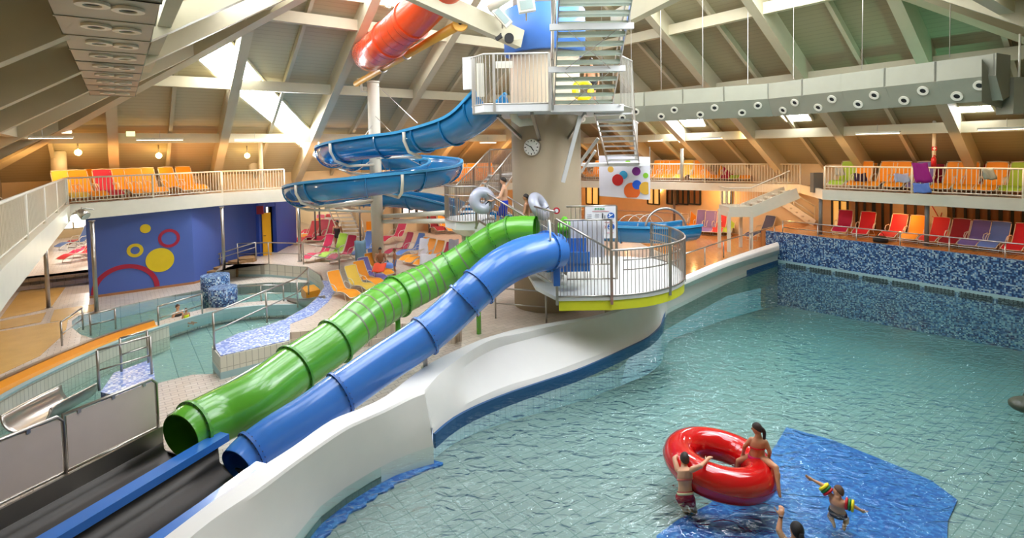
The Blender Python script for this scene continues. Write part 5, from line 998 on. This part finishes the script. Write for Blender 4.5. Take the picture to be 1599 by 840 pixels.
for k, (t_, c) in enumerate(((.22, 'violet'), (.42, 'orange'), (.56, 'orange'), (.7, 'orange'), (.82, 'orange'))):
    p = NG[1].lerp(NG[2], t_)-U2*1.6; lounger(p.x, p.y, 3.42, math.atan2(U2.y, U2.x)+.3, c, '%s lounger behind the near gallery railing, %s counted from the camera' % (c, ordn[k]), 'loungers behind the near left railing')
grow(NG[2], NG[3], 1.4, ((108, 'yellow'), (136, 'orange'), (168, 'crimson'), (200, 'orange'), (221, 'orange'), (237, 'orange'), (275, 'orange'), (298, 'orange')), 3.42, 'loungers on the left gallery above the blue wall', lambda k, c: '%s lounger, %s from the left on the gallery above the blue wall' % (c, ordn[k]))
grow(NG[2], NG[3], 3.4, ((118, 'orange'), (160, 'orange'), (212, 'orange'), (286, 'orange')), 3.42, 'back row loungers on the left gallery', lambda k, c: 'orange back row lounger, %s from the left above the blue wall' % ordn[k])
grow(GR[0], NG[5], 1.5, ((690, 'orange'), (704, 'orange'), (718, 'orange'), (732, 'orange'), (746, 'orange'), (760, 'orange'), (774, 'orange'), (905, 'orange'), (918, 'orange')), 3.1, 'orange loungers on the far gallery behind the stairs', lambda k, c: 'orange lounger, %s from the left on the far gallery %s' % (ordn[k], 'left of the tower' if k < 7 else 'right of the tower'))
grow(NG[5], NG[6], 1.7, ((930, 'orange'), (943, 'orange'), (1022, 'orange'), (1036, 'orange'), (1050, 'orange'), (1070, 'yellow'), (1090, 'orange'), (1106, 'orange'), (1122, 'orange'), (1138, 'crimson'), (1152, 'lime'), (1166, 'orange')), 3.1, 'loungers on the far gallery right of the banner', lambda k, c: '%s lounger, %s along the far gallery counted from the tower' % (c, ordn[k]))
grow(NG[7], NG[8], 1.5, ((1318, 'lime'), (1345, 'orange'), (1377, 'orange'), (1404, 'orange'), (1440, 'violet'), (1484, 'orange'), (1511, 'orange'), (1550, 'orange'), (1590, 'lime')), 3.1, 'front row loungers on the right gallery', lambda k, c: '%s lounger, %s from the left in the front row of the right gallery' % (c, ordn[k]))
grow(NG[7], NG[8], 2.7, ((1350, 'orange'), (1394, 'red'), (1428, 'orange'), (1456, 'crimson'), (1500, 'orange'), (1532, 'red'), (1562, 'orange')), 3.1, 'back row loungers on the right gallery', lambda k, c: '%s lounger, %s from the left in the back row of the right gallery' % (c, ordn[k]))
# loungers in the bright rooms
for k, (u, v, c) in enumerate(((95, 412, 'red'), (112, 404, 'crimson'), (128, 398, 'crimson'), (104, 388, 'red'), (124, 382, 'orange'), (90, 392, 'blue'))): lpx(u, v, -.3, -.9, c, '%s lounger, %s from the left in the bright room under the left gallery' % (c, ordn[k]), 'loungers in the bright room under the left gallery', -.25)
for k, (u, v, c) in enumerate(((464, 384, 'red'), (471, 379, 'orange'), (479, 381, 'crimson'), (487, 377, 'white'), (495, 382, 'crimson'), (475, 370, 'crimson'), (490, 369, 'red'))): lpx(u, v, -.3, -.9, c, '%s lounger, %s from the left before the bright window by the dark blue cabin' % (c, ordn[k]), 'loungers before the bright window by the cabin', -.25)
# ---- towels and bags ----
def towel(u, v, Y, w, h, c, lab, tilt=.35, nm='towel', yaw=0):
    p = D(u, v, Y); m = MB(); vs = []; n = 7; rr_ = random.Random(int(u))
    for i in range(n):
        for j in range(n):
            x = (i/(n-1)-.5)*w; z = (j/(n-1)-.5)*h; y = z*tilt+.03*math.sin(i*1.7+j)+.02*rr_.random(); vs.append(Vector((p.x+x*math.cos(yaw)-y*math.sin(yaw), p.y+y*math.cos(yaw)+x*math.sin(yaw), p.z+z+.02*math.sin(i*1.3))))
    vs2 = [q+Vector((0, .02, 0)) for q in vs]; N2 = n*n; fs = [(i*n+j, (i+1)*n+j, (i+1)*n+j+1, i*n+j+1) for i in range(n-1) for j in range(n-1)]; fs += [tuple(N2+x for x in f[::-1]) for f in fs]; ed = [j for j in range(n)]+[i*n+n-1 for i in range(1, n)]+[(n-1)*n+j for j in range(n-2, -1, -1)]+[i*n for i in range(n-2, 0, -1)]
    fs += [(ed[k], ed[(k+1) % len(ed)], N2+ed[(k+1) % len(ed)], N2+ed[k]) for k in range(len(ed))]; m.add(vs+vs2, fs); return tag(m.build(nm, mat('towel_'+c, c, .85, bump=.3, bscale=60), smooth=True), lab, nm)
towel(1524, 356, 22.4, .75, .6, 'c8a070', 'beige towel draped over the back of the violet terrace lounger'); towel(1557, 368, 21.7, .72, .85, '5a70b4', 'blue towel hung over a lounger near the right edge'); towel(1328, 343, 26.3, .35, .65, 'd8b48c', 'pale towel at the back of the leftmost terrace lounger')
towel(1440, 270, 20.6, .62, .75, 'a8147c', 'magenta towel over a lounger behind the right gallery railing'); towel(1440, 294, 20.0, .62, .35, '6c84d0', 'light blue towel below the magenta one'); towel(1409, 278, 21.5, .6, .35, 'c0c4dc', 'pale blue towel on an orange lounger of the right gallery'); towel(1344, 277, 23.5, .55, .35, '3c2440', 'dark purple patterned towel on the right gallery'); towel(1312, 268, 24.6, .4, .35, 'b8c4c4', 'pale towel on the lime lounger of the right gallery'); towel(1545, 272, 19.6, .45, .4, 'a8b0a4', 'grey green towel on a back rest of the right gallery')
towel(662, 388, 25.2, .5, .85, 'ece8ec', 'long white towel on an orange lounger right of the mast', .9); towel(668, 406, 22.8, .7, .45, 'f0eef2', 'white towel hanging over the foot of a crimson lounger', .8); towel(708, 392, 23.6, .45, .95, 'a8a4ac', 'grey towel on the lounger near the green tube', .6); towel(563, 392, 24.0, .5, .9, '8cb0c4', 'striped light blue towel over the lounger by the sitting man', .4, yaw=.4)
towel(592, 418, 21.0, .5, .25, 'e0481c', 'red orange cloth on the foot of an orange lounger', 2.0)
def bag(u, v, z, w, c, lab):
    p = G(u, v, z); r = thing('beach_bag', lab, 'bag', p); m = MB(); m.tube([p+SN*.02, p+SN*.16, p+SN*.26], [w*.5, w*.52, w*.3], 14); m.build('bag_body', mat('bag_'+c, c, .7), r); m = MB(); m.tube([p+SN*.22+Vector((math.cos(a)*w*.28, 0, math.sin(a)*w*.35)) for a in [math.pi*k/8 for k in range(9)]], .012, 5); m.build('strap', M_black, r)
bag(1375, 378, ZM, .55, '1c1816', 'dark bag on the terrace between two red loungers'); bag(698, 410, 0, .5, '181c28', 'black bag beside the grey towel near the green tube'); bag(604, 416, 0, .25, '2c4c6c', 'small dark blue bag beside the sitting man')
m = MB(); p = D(1465, 333, 23.6); q = D(1465, 328, 24); q = online(1465, F2(0, TU2+HALF-.3), F2(30, TU2+HALF-.3)); r = thing('poster', 'white poster with a red arrow on the wall above the terrace', 'poster', (q.x, q.y, 2.1)); m.box((q.x, q.y, 2.1), (.75, .03, 1.1), U1); m.build('sheet', mat('poster_white', 'cfd6cc', .6), r); m = MB(); c = Vector((q.x, q.y, 2.1))-U2*.03; m.beam(c-U1*(-.18)+SN*.3, c-U1*.12-SN*.3, .02, .05, up=U2); m.beam(c-U1*.12-SN*.3, c-U1*.2-SN*.0, .02, .05, up=U2); m.beam(c-U1*.12-SN*.3, c+U1*.15-SN*.2, .02, .05, up=U2); m.build('arrow', mat('sign_red2', 'c02030', .5), r)
p = G(577, 372, 0); r = thing('plastic_chair', 'orange plastic chair between the staircase and the mast', 'chair', p); m = MB(); m.box(p+Vector((0, 0, .45)), (.45, .45, .04)); m.build('seat', cmat('orange'), r); m = MB(); m.box(p+Vector((0, .22, .75)), (.45, .04, .5)); m.build('backrest', cmat('orange'), r)
for sx in (-1, 1):
    for sy in (-1, 1): m = MB(); m.tube([p+Vector((sx*.2, sy*.2, .44)), p+Vector((sx*.23, sy*.23, 0))], .02, 6); m.build('leg', M_steel, r)
# ================= swim rings =================
def torus(mb, c, R_, r_, n, seg=48, sg=20):
    n = Vector(n).normalized(); a = n.orthogonal().normalized(); b = n.cross(a); mb.tube([c+(a*math.cos(2*math.pi*k/seg)+b*math.sin(2*math.pi*k/seg))*R_ for k in range(seg)], r_, sg, closed=True, up=n)
rc = D(1123, 723, 9.05); rnm = Vector((.10, .02, 1)).normalized(); rg = thing('swim_ring', 'large glossy red inflatable ring floating in the wave pool with two children', 'swim ring', rc); m = MB(); torus(m, rc, .67, .275, rnm, 72, 32); m.build('tube', M_ring, rg, smooth=True); m = MB(); vp = rc+Vector((.28, -.60, .22)); m.tube([vp, vp+Vector((0, -.02, .035))], .018, 10); m.build('valve', M_ring, rg)
m = MB(); torus(m, rc+rnm*.0, .67, .2765, rnm, 72, 32) if False else m.tube([rc+(Vector((math.cos(t), math.sin(t), 0))-rnm*Vector((math.cos(t), math.sin(t), 0)).dot(rnm)).normalized()*.948 for t in [2*math.pi*k/72 for k in range(72)]], .004, 6, closed=True); m.build('seam', mat('dark_red_seam', '8e0a0e', .4), rg)
for u, v, Y, n_, R_, r_, mt_, lab in ((753, 313, 15.9, (.45, -1, .1), .25, .165, M_grey, 'silver swim ring carried upright by the man in blue shorts'), (842, 322, 15.6, (.75, -.35, .45), .3, .15, M_grey, 'silver swim ring leaning at the back of the second man')):
    c = D(u, v, Y); r = thing('swim_ring', lab, 'swim ring', c); m = MB(); torus(m, c, R_, r_, n_, 40, 18); m.build('tube', mt_, r, smooth=True); m = MB(); m.tube([c+Vector((R_*.4, -r_-.0, -.1)), c+Vector((R_*.9, -r_-.03, 0))], .015, 6); m.build('handle', M_black, r)
c = D(910, 141, 16.3); r = thing('swim_ring', 'yellow swim ring glimpsed behind the open stair treads', 'swim ring', c); m = MB(); torus(m, c, .25, .1, (.2, -1, .2), 36, 14); m.build('tube', M_yring, r, smooth=True)
# ================= people =================
SK = {'a': ('d8a482', .5), 'b': ('c68f6a', .5), 'c': ('b07a58', .5)}
def V(*a): return Vector(a)
def person(label, J, s, skin='a', hair='2a1c14', face=(0, -1, 0), cloth=None, hairlen=0, group=None, voxel=.013):
    nk, hd = J['neck'], J['head']; pel = (J['hl']+J['hr'])/2; side = (J['sr']-J['sl']).normalized(); up_ = (nk-pel).normalized(); fr = Vector(face).normalized()
    dep = side.cross(up_).normalized()
    root = thing('person', label, 'person', (pel.x, pel.y, min(J['al'].z, J['ar'].z)), group); sm = mat('skin_'+skin, SK[skin][0], .5, vary=.04)
    m = MB(); shm = (J['sl']+J['sr'])/2
    cs = [(pel-up_*.06*s, .12, .10), (pel, .165, .115), (pel+(shm-pel)*.25, .15, .105), (pel+(shm-pel)*.45, .13, .095), (pel+(shm-pel)*.75, .16, .11), (shm-up_*.01*s, .155, .09), (shm+(nk-shm)*.7, .07, .06), (nk+up_*.03*s, .05, .052)]
    def ring(i_, extra=0): p, a, b = cs[i_]; return [p+side*math.cos(2*math.pi*k/18)*(a*s+extra)+dep*math.sin(2*math.pi*k/18)*(b*s+extra) for k in range(18)]
    def loft(mb, idx, extra, capit=True):
        vs = [];
        for p, a, b in idx: vs += [p+side*math.cos(2*math.pi*k/18)*(a*s+extra)+dep*math.sin(2*math.pi*k/18)*(b*s+extra) for k in range(18)]
        n_ = len(idx); fs = [(i*18+j, i*18+(j+1) % 18, (i+1)*18+(j+1) % 18, (i+1)*18+j) for i in range(n_-1) for j in range(18)]
        if capit: fs += [tuple(range(18))[::-1], tuple(range((n_-1)*18, n_*18))]
        mb.add(vs, fs)
    loft(m, cs, 0)
    for q in ('l', 'r'):
        m.cap(J['s'+q], J['e'+q], .052*s, .040*s); m.cap(J['e'+q], J['w'+q], .040*s, .027*s); m.cap(J['h'+q], J['k'+q], .082*s, .052*s); m.cap(J['k'+q], J['a'+q], .052*s, .034*s)
        kn = J['k'+q]; an = J['a'+q]; m.cap(kn.lerp(an, .3)-fr*.012*s, kn.lerp(an, .45)-fr*.012*s, .05*s, .042*s)
        m.cap(an, J['t'+q], .036*s, .026*s)
        w = J['w'+q]; hdv = (J['f'+q]-w).normalized(); sd = hdv.cross(dep if abs(hdv.dot(dep)) < .8 else up_).normalized(); pn = hdv.cross(sd)
        m.cap(w, w+hdv*.075*s+sd*.012*s, .026*s, .03*s); m.cap(w+hdv*.04*s-sd*.012*s, w+hdv*.075*s-sd*.014*s, .024*s, .024*s)
        for k_, (o_, l_) in enumerate(((-.028, .062), (-.010, .078), (.010, .072), (.028, .055))):
            b_ = w+hdv*.085*s+sd*o_*s; m.cap(b_, b_+(hdv+sd*o_*4+pn*.15)*l_*s*.55, .0105*s, .010*s, 8); m.cap(b_+(hdv+sd*o_*4+pn*.15)*l_*s*.55, b_+(hdv+sd*o_*4+pn*.4)*l_*s, .010*s, .0085*s, 8)
        tb = w+hdv*.03*s-sd*.024*s; m.cap(tb, tb+(hdv*.5-sd*.8)*.045*s, .013*s, .011*s, 8); m.cap(tb+(hdv*.5-sd*.8)*.045*s, tb+(hdv*1.1-sd)*.065*s, .011*s, .009*s, 8)
    hup = (hd-nk).normalized(); hs = fr.cross(hup).normalized(); fr2 = hup.cross(hs).normalized(); Rm = Matrix((hs, fr2, hup)).transposed()
    hd2 = hd; m.cap(nk-up_*.02*s, hd2-hup*.05*s, .052*s, .05*s); m.ell(hd2, (.074*s, .092*s, .108*s), 20, 14, Rm); m.ell(hd2+fr2*.022*s-hup*.055*s, (.052*s, .06*s, .05*s), 14, 10, Rm)
    m.cap(hd2+fr2*.088*s+hup*.01*s, hd2+fr2*.105*s-hup*.018*s, .009*s, .014*s, 8)
    for q in (-1, 1): m.ell(hd2+hs*q*.074*s-hup*.01*s, (.012*s, .02*s, .03*s), 8, 6, Rm)
    b = m.build('body', sm, root, smooth=True); rm = b.modifiers.new('r', 'REMESH'); rm.mode = 'VOXEL'; rm.voxel_size = voxel*s if s < 1 else voxel; rm.use_smooth_shade = True; sm_ = b.modifiers.new('s', 'SMOOTH'); sm_.factor = .5; sm_.iterations = 2
    m = MB()
    for q in (-1, 1): m.ell(hd2+hs*q*.03*s+fr2*.083*s+hup*.008*s, .010*s, 8, 6)
    m.build('eyes', M_black, root); m = MB(); m.ell(hd2+fr2*.083*s-hup*.052*s, (.022*s, .006*s, .007*s), 8, 6, Rm); m.build('mouth', mat('lip', 'a8505a', .5), root)
    m = MB(); vs = []; Rg = 9; Sg = 20     # hair cap
    for i in range(Rg):
        th = i/(Rg-1)
        for j in range(Sg):
            ph = 2*math.pi*j/Sg; bk = .5-.5*math.sin(ph); lim = math.radians(62+62*bk); t_ = th*lim
            vs.append(hd2+Rm @ Vector((.083*s*math.sin(t_)*math.cos(ph), .100*s*math.sin(t_)*math.sin(ph)-.006*s, .119*s*math.cos(t_))))
    m.add(vs, [(i*Sg+j, i*Sg+(j+1) % Sg, (i+1)*Sg+(j+1) % Sg, (i+1)*Sg+j) for i in range(Rg-1) for j in range(Sg)])
    if hairlen: m.tube(smoothpts([hd2-fr2*.085*s+hup*.02*s, hd2-fr2*.12*s-hup*.05*s, hd2-fr2*.10*s-hup*(.1+hairlen*.5)*s, hd2-fr2*.08*s-hup*(.1+hairlen)*s], 3), [.03*s, .034*s, .036*s, .036*s, .034*s, .03*s, .028*s, .024*s, .018*s, .012*s][:10], 10)
    ho = m.build('hair', mat('hair_'+hair, hair, .5, bump=.5, bscale=120), root, smooth=True); so = ho.modifiers.new('t', 'SOLIDIFY'); so.thickness = .012*s; so.offset = -1
    for c in (cloth or ()):
        kind, col = c[0], c[1]; cm = mat('cloth_'+col, col, .7); m = MB()
        if kind == 'trunks':
            loft(m, cs[:3], .010*s); ln = c[2] if len(c) > 2 else .5
            for q in ('l', 'r'): m.cap(J['h'+q], J['h'+q].lerp(J['k'+q], ln), .094*s, .08*s)
            o = m.build('swim_shorts', cm, root, smooth=True); r_ = o.modifiers.new('r', 'REMESH'); r_.mode = 'VOXEL'; r_.voxel_size = .014*s; r_.use_smooth_shade = True
        elif kind == 'brief':
            loft(m, [(cs[0][0], .125, .105)]+[cs[1]]+[(cs[1][0].lerp(cs[2][0], .6), .158, .112)], .009*s); o = m.build('swim_briefs', cm, root, smooth=True)
        elif kind == 'waist':
            loft(m, [(cs[1][0].lerp(cs[2][0], .5), .159, .112), (cs[1][0].lerp(cs[2][0], .85), .152, .107)], .014*s); o = m.build('waistband', cm, root, smooth=True)
        elif kind == 'top':
            loft(m, [(cs[3][0].lerp(cs[4][0], .55), .148, .105), (cs[3][0].lerp(cs[4][0], .8), .155, .109)], .009*s)
            if len(c) > 2:
                bk_ = -fr; a0 = cs[4][0]
                for q in (-1, 1): m.tube([a0+side*q*.10*s+bk_*.115*s-up_*.02*s, a0+up_*.06*s+bk_*.118*s-side*q*.01*s, shm+side*q*.075*s*-1+up_*.03*s+bk_*.055*s], .007*s, 6)
            o = m.build('bikini_top', cm, root, smooth=True)
        elif kind == 'suit': loft(m, [cs[0], cs[1], cs[2], cs[3], cs[4], (cs[4][0].lerp(cs[5][0], .6), .15, .1)], .009*s); o = m.build('swimsuit', cm, root, smooth=True)
        elif kind == 'shirt':
            loft(m, cs[1:7], .014*s)
            for q in ('l', 'r'): m.cap(J['s'+q], J['s'+q].lerp(J['e'+q], .6), .068*s, .06*s)
            o = m.build('t_shirt', cm, root, smooth=True); r_ = o.modifiers.new('r', 'REMESH'); r_.mode = 'VOXEL'; r_.voxel_size = .016*s; r_.use_smooth_shade = True
    return root
def stand(p, ang, s, **k):
    p = Vector(p); f = Vector((math.cos(ang), math.sin(ang), 0)); r = f.cross(SN); H = lambda a, b, c: p+r*a*s+f*b*s+SN*c*s
    J = dict(neck=H(0, 0, 1.48), head=H(0, .02, 1.64), sl=H(-.185, 0, 1.41), sr=H(.185, 0, 1.41), el=H(-.25, -.02, 1.12), er=H(.25, -.02, 1.12), wl=H(-.26, .08, .87), wr=H(.26, .08, .87), fl=H(-.26, .12, .7), fr=H(.26, .12, .7),
             hl=H(-.09, 0, .93), hr=H(.09, 0, .93), kl=H(-.1, .03, .5), kr=H(.1, .03, .5), al=H(-.1, 0, .08), ar=H(.1, 0, .08), tl=H(-.11, .16, .03), tr=H(.11, .16, .03))
    for q, v in k.items(): J[q] = H(*v)
    return J, (f.x, f.y, 0)
# girl sitting on the red ring
def DP(u, v, Y): return D(u, v, Y)
J = dict(head=DP(1182, 669, 8.9), neck=DP(1184, 680, 8.88), sl=DP(1174, 686, 8.95), sr=DP(1195, 690, 8.8), el=DP(1163, 697, 9.0), er=DP(1202, 705, 8.75), wl=DP(1160, 709, 9.08), wr=DP(1200, 718, 8.85), fl=DP(1159, 716, 9.15), fr=DP(1197, 724, 8.9), hl=DP(1174, 713, 8.98), hr=DP(1189, 715, 8.86), kl=DP(1153, 720, 9.12), kr=DP(1212, 730, 8.48), al=DP(1151, 741, 9.12), ar=DP(1216, 764, 8.3), tl=DP(1147, 746, 9.2), tr=DP(1218, 775, 8.25))
person('child with a dark braid in a pink bikini sitting on the red ring', J, .88, 'b', '2e1a14', (-.75, .55, -.1), (('brief', 'd8186c'), ('top', 'd8203c', 1)), .16, voxel=.012)
J = dict(head=DP(1069, 716, 8.62), neck=DP(1068, 727, 8.6), sl=DP(1058, 733, 8.6), sr=DP(1081, 733, 8.36), el=DP(1053, 716, 8.75), er=DP(1094, 728, 8.32), wl=DP(1063, 707, 8.95), wr=DP(1103, 719, 8.56), fl=DP(1074, 706, 9.0), fr=DP(1109, 713, 8.62), hl=DP(1063, 777, 8.5), hr=DP(1077, 778, 8.45), kl=DP(1072, 800, 8.7), kr=DP(1085, 800, 8.65), al=DP(1082, 815, 8.5), ar=DP(1090, 816, 8.45), tl=DP(1080, 822, 8.45), tr=DP(1090, 823, 8.4))
person('child with short dark hair leaning on the red ring in striped swim shorts', J, .92, 'a', '2a211c', (.1, 1, .0), (('trunks', 'b02038', .3), ('waist', 'f0e4b4'), ('top', 'c86a60')), 0, voxel=.012)
# child with arm bands
J = dict(head=DP(1309, 767, 8.15), neck=DP(1308, 776, 8.12), sl=DP(1299, 775, 8.2), sr=DP(1318, 785, 8.05), el=DP(1284, 757, 8.3), er=DP(1332, 790, 7.98), wl=DP(1270, 750, 8.36), wr=DP(1343, 796, 7.98), fl=DP(1259, 744, 8.4), fr=DP(1353, 801, 7.98), hl=DP(1303, 799, 8.2), hr=DP(1313, 803, 8.12), kl=DP(1296, 806, 8.3), kr=DP(1322, 810, 8.22), al=DP(1302, 818, 8.15), ar=DP(1318, 822, 8.05), tl=DP(1303, 823, 8.1), tr=DP(1318, 827, 8.0))
person('small child with arm bands swimming right of the red ring', J, .8, 'a', '5a4030', (-.4, .75, .15), (('trunks', '1c2430', .25),), 0, voxel=.013)
for sgn, a, b in (('left', J['sl'], J['el']), ('right', J['sr'], J['er'])):
    d = (b-a).normalized(); c = a.lerp(b, .62); r = thing('arm_band', 'red, green and yellow striped arm band on the outstretched %s arm of the swimming child' % sgn, 'arm band', c, 'arm bands of the swimming child')
    for k, (cn_, o_) in enumerate((('c8141e', -.04), ('1e7a3c', 0), ('f0e020', .04))): m = MB(); m.tube([c+d*(o_-.02), c+d*(o_-.013), c+d*(o_+.013), c+d*(o_+.02)], [.07, .09, .09, .07], 20); m.build('foam_disc', mat('foam_'+cn_, cn_, .5), r, smooth=True)
J = dict(head=DP(1244, 828, 7.45), neck=DP(1242, 842, 7.45), sl=DP(1226, 845, 7.5), sr=DP(1258, 850, 7.38), el=DP(1216, 828, 7.6), er=DP(1272, 880, 7.3), wl=DP(1219, 808, 7.7), wr=DP(1270, 910, 7.3), fl=DP(1220, 798, 7.75), fr=DP(1268, 930, 7.3), hl=DP(1234, 905, 7.6), hr=DP(1248, 907, 7.5), kl=DP(1236, 915, 7.9), kr=DP(1250, 916, 7.8), al=DP(1236, 935, 7.75), ar=DP(1250, 936, 7.65), tl=DP(1238, 940, 7.8), tr=DP(1252, 941, 7.7))
person('adult with black tied hair raising one arm at the bottom edge of the pool', J, 1.08, 'b', '120c0a', (-.1, 1, 0), (('top', '141414', 1), ('brief', '141414')), .1)
m = MB(); p = DP(1219.3, 806, 7.69); m.tube([p-Vector((0, 0, .012)), p+Vector((0, 0, .012))], .031, 12); tag(m.build('wristband', mat('band_brown', '5a3a2a', .5)), 'thin wristband on the raised arm at the bottom edge', 'wristband')
# men on the steps
def onstep(u):
    k = (u-800)/F; a = da+dw*.5; b = db+dw*.5; return online(u, a, b)
p1 = onstep(787); J, f = stand(p1, math.radians(-8+180), 1.0, el=(-.3, .08, 1.16), wl=(-.3, .34, 1.05), fl=(-.3, .5, 1.08), er=(.28, .1, 1.14), wr=(.26, .36, 1.08), fr=(.26, .5, 1.1), kl=(-.1, .18, .55), al=(-.1, .2, .2), tl=(-.1, .36, .14)); person('man in blue swim shorts climbing the steps with a silver ring', J, 1.0, 'a', '241810', f, (('trunks', '1c3cc0', .75),), voxel=.018)
p2 = onstep(822); J, f = stand(p2, math.radians(172), .94, el=(-.28, .05, 1.14), wl=(-.3, .3, 1.0), fl=(-.3, .45, .95), er=(.3, -.1, 1.14), wr=(.34, -.3, 1.2), fr=(.34, -.4, 1.28)); person('dark haired man behind the first, holding a silver ring against his back', J, .94, 'b', '1c120c', f, (('trunks', '30343c', .6),), voxel=.018)
p = G(528, 398, 0); J, f = stand(p, math.radians(-100), 1.02); person('woman with tied black hair and dark swimsuit standing behind the lime lounger', J, 1.02, 'c', '14100e', f, (('suit', '241418'),), voxel=.02)
p = G(594, 429, 0)+Vector((0, .1, 0)); J, f = stand(p-SN*.42, math.radians(-80), .93, kl=(-.16, .42, .98), kr=(.16, .42, .98), al=(-.14, .45, .52), ar=(.14, .45, .52), tl=(-.14, .62, .48), tr=(.14, .62, .48), el=(-.24, .2, 1.15), er=(.24, .2, 1.15), wl=(-.12, .38, 1.05), wr=(.12, .38, 1.05), fl=(-.04, .46, 1.0), fr=(.04, .46, 1.0), neck=(0, .1, 1.46), head=(0, .16, 1.62), sl=(-.185, .08, 1.4), sr=(.185, .08, 1.4)); person('bare chested man sitting bent forward in front of the white mast', J, .93, 'c', '181210', f, (('trunks', '4c3830', .5),), voxel=.02)
p = G(617, 430, 0); J, f = stand(p, math.radians(200), .66); person('small boy in blue swim shorts standing right of the sitting man', J, .66, 'c', '6a4a34', f, (('trunks', '5c78a8', .6),), voxel=.02)
for u, v, sk_, hr_, lab, cl in ((278, 500, 'a', '5a3c28', 'adult with wet brown hair in the kids pool below the mosaic drums', '30302c'), (291, 502, 'b', '6a4028', 'child in a yellow float vest next to the adult in the kids pool', 'd8e020')):
    p = G(u, v, ZL-.05)+SN*.2; s_ = .85 if sk_ == 'a' else .6; J, f = stand(p-SN*(1.3*s_ if sk_ == 'a' else 1.28*s_), math.radians(-20), s_, kl=(-.1, .35, .9), kr=(.1, .35, .9), al=(-.1, .6, .9), ar=(.1, .6, .9), tl=(-.1, .75, .92), tr=(.1, .75, .92)); person(lab, J, s_, sk_, hr_, f, (('suit', cl),), voxel=.02)
for u, lab in ((1102, 'person in a red shirt and dark shorts, left of two beside the loungers'), (1110, 'person in a red shirt and dark shorts, right of two beside the loungers')):
    a = D(u, 340, 35.5); J, f = stand((a.x, 35.5, .02), math.radians(90 if u < 1106 else 80), .95); person(lab, J, .95, 'b', '2a1810', f, (('shirt', 'b41c1c'), ('trunks', '241c1c', .8)), voxel=.025)
a = D(924, 150, 17.2); J, f = stand((a.x, 17.2, 6.5), math.radians(-110), .92); person('person with the yellow ring hidden behind the stair treads', J, .92, 'b', '2a1810', f, (('trunks', '1c1c24', .6),), voxel=.025)
# dark thing floating at the right edge of the pool
p = G(1590, 634, ZW); m = MB(); m.ell(p+Vector((.2, 0, .02)), (.35, .28, .16), 16, 10); m.ell(p+Vector((.45, .1, .1)), (.2, .2, .14), 12, 8); tag(m.build('floating_animal', mat('dark_green_float', '3a4030', .5, bump=.4, bscale=15, vary=.4, vscale=6)), 'dark mottled object floating at the right edge of the pool', 'pool toy')
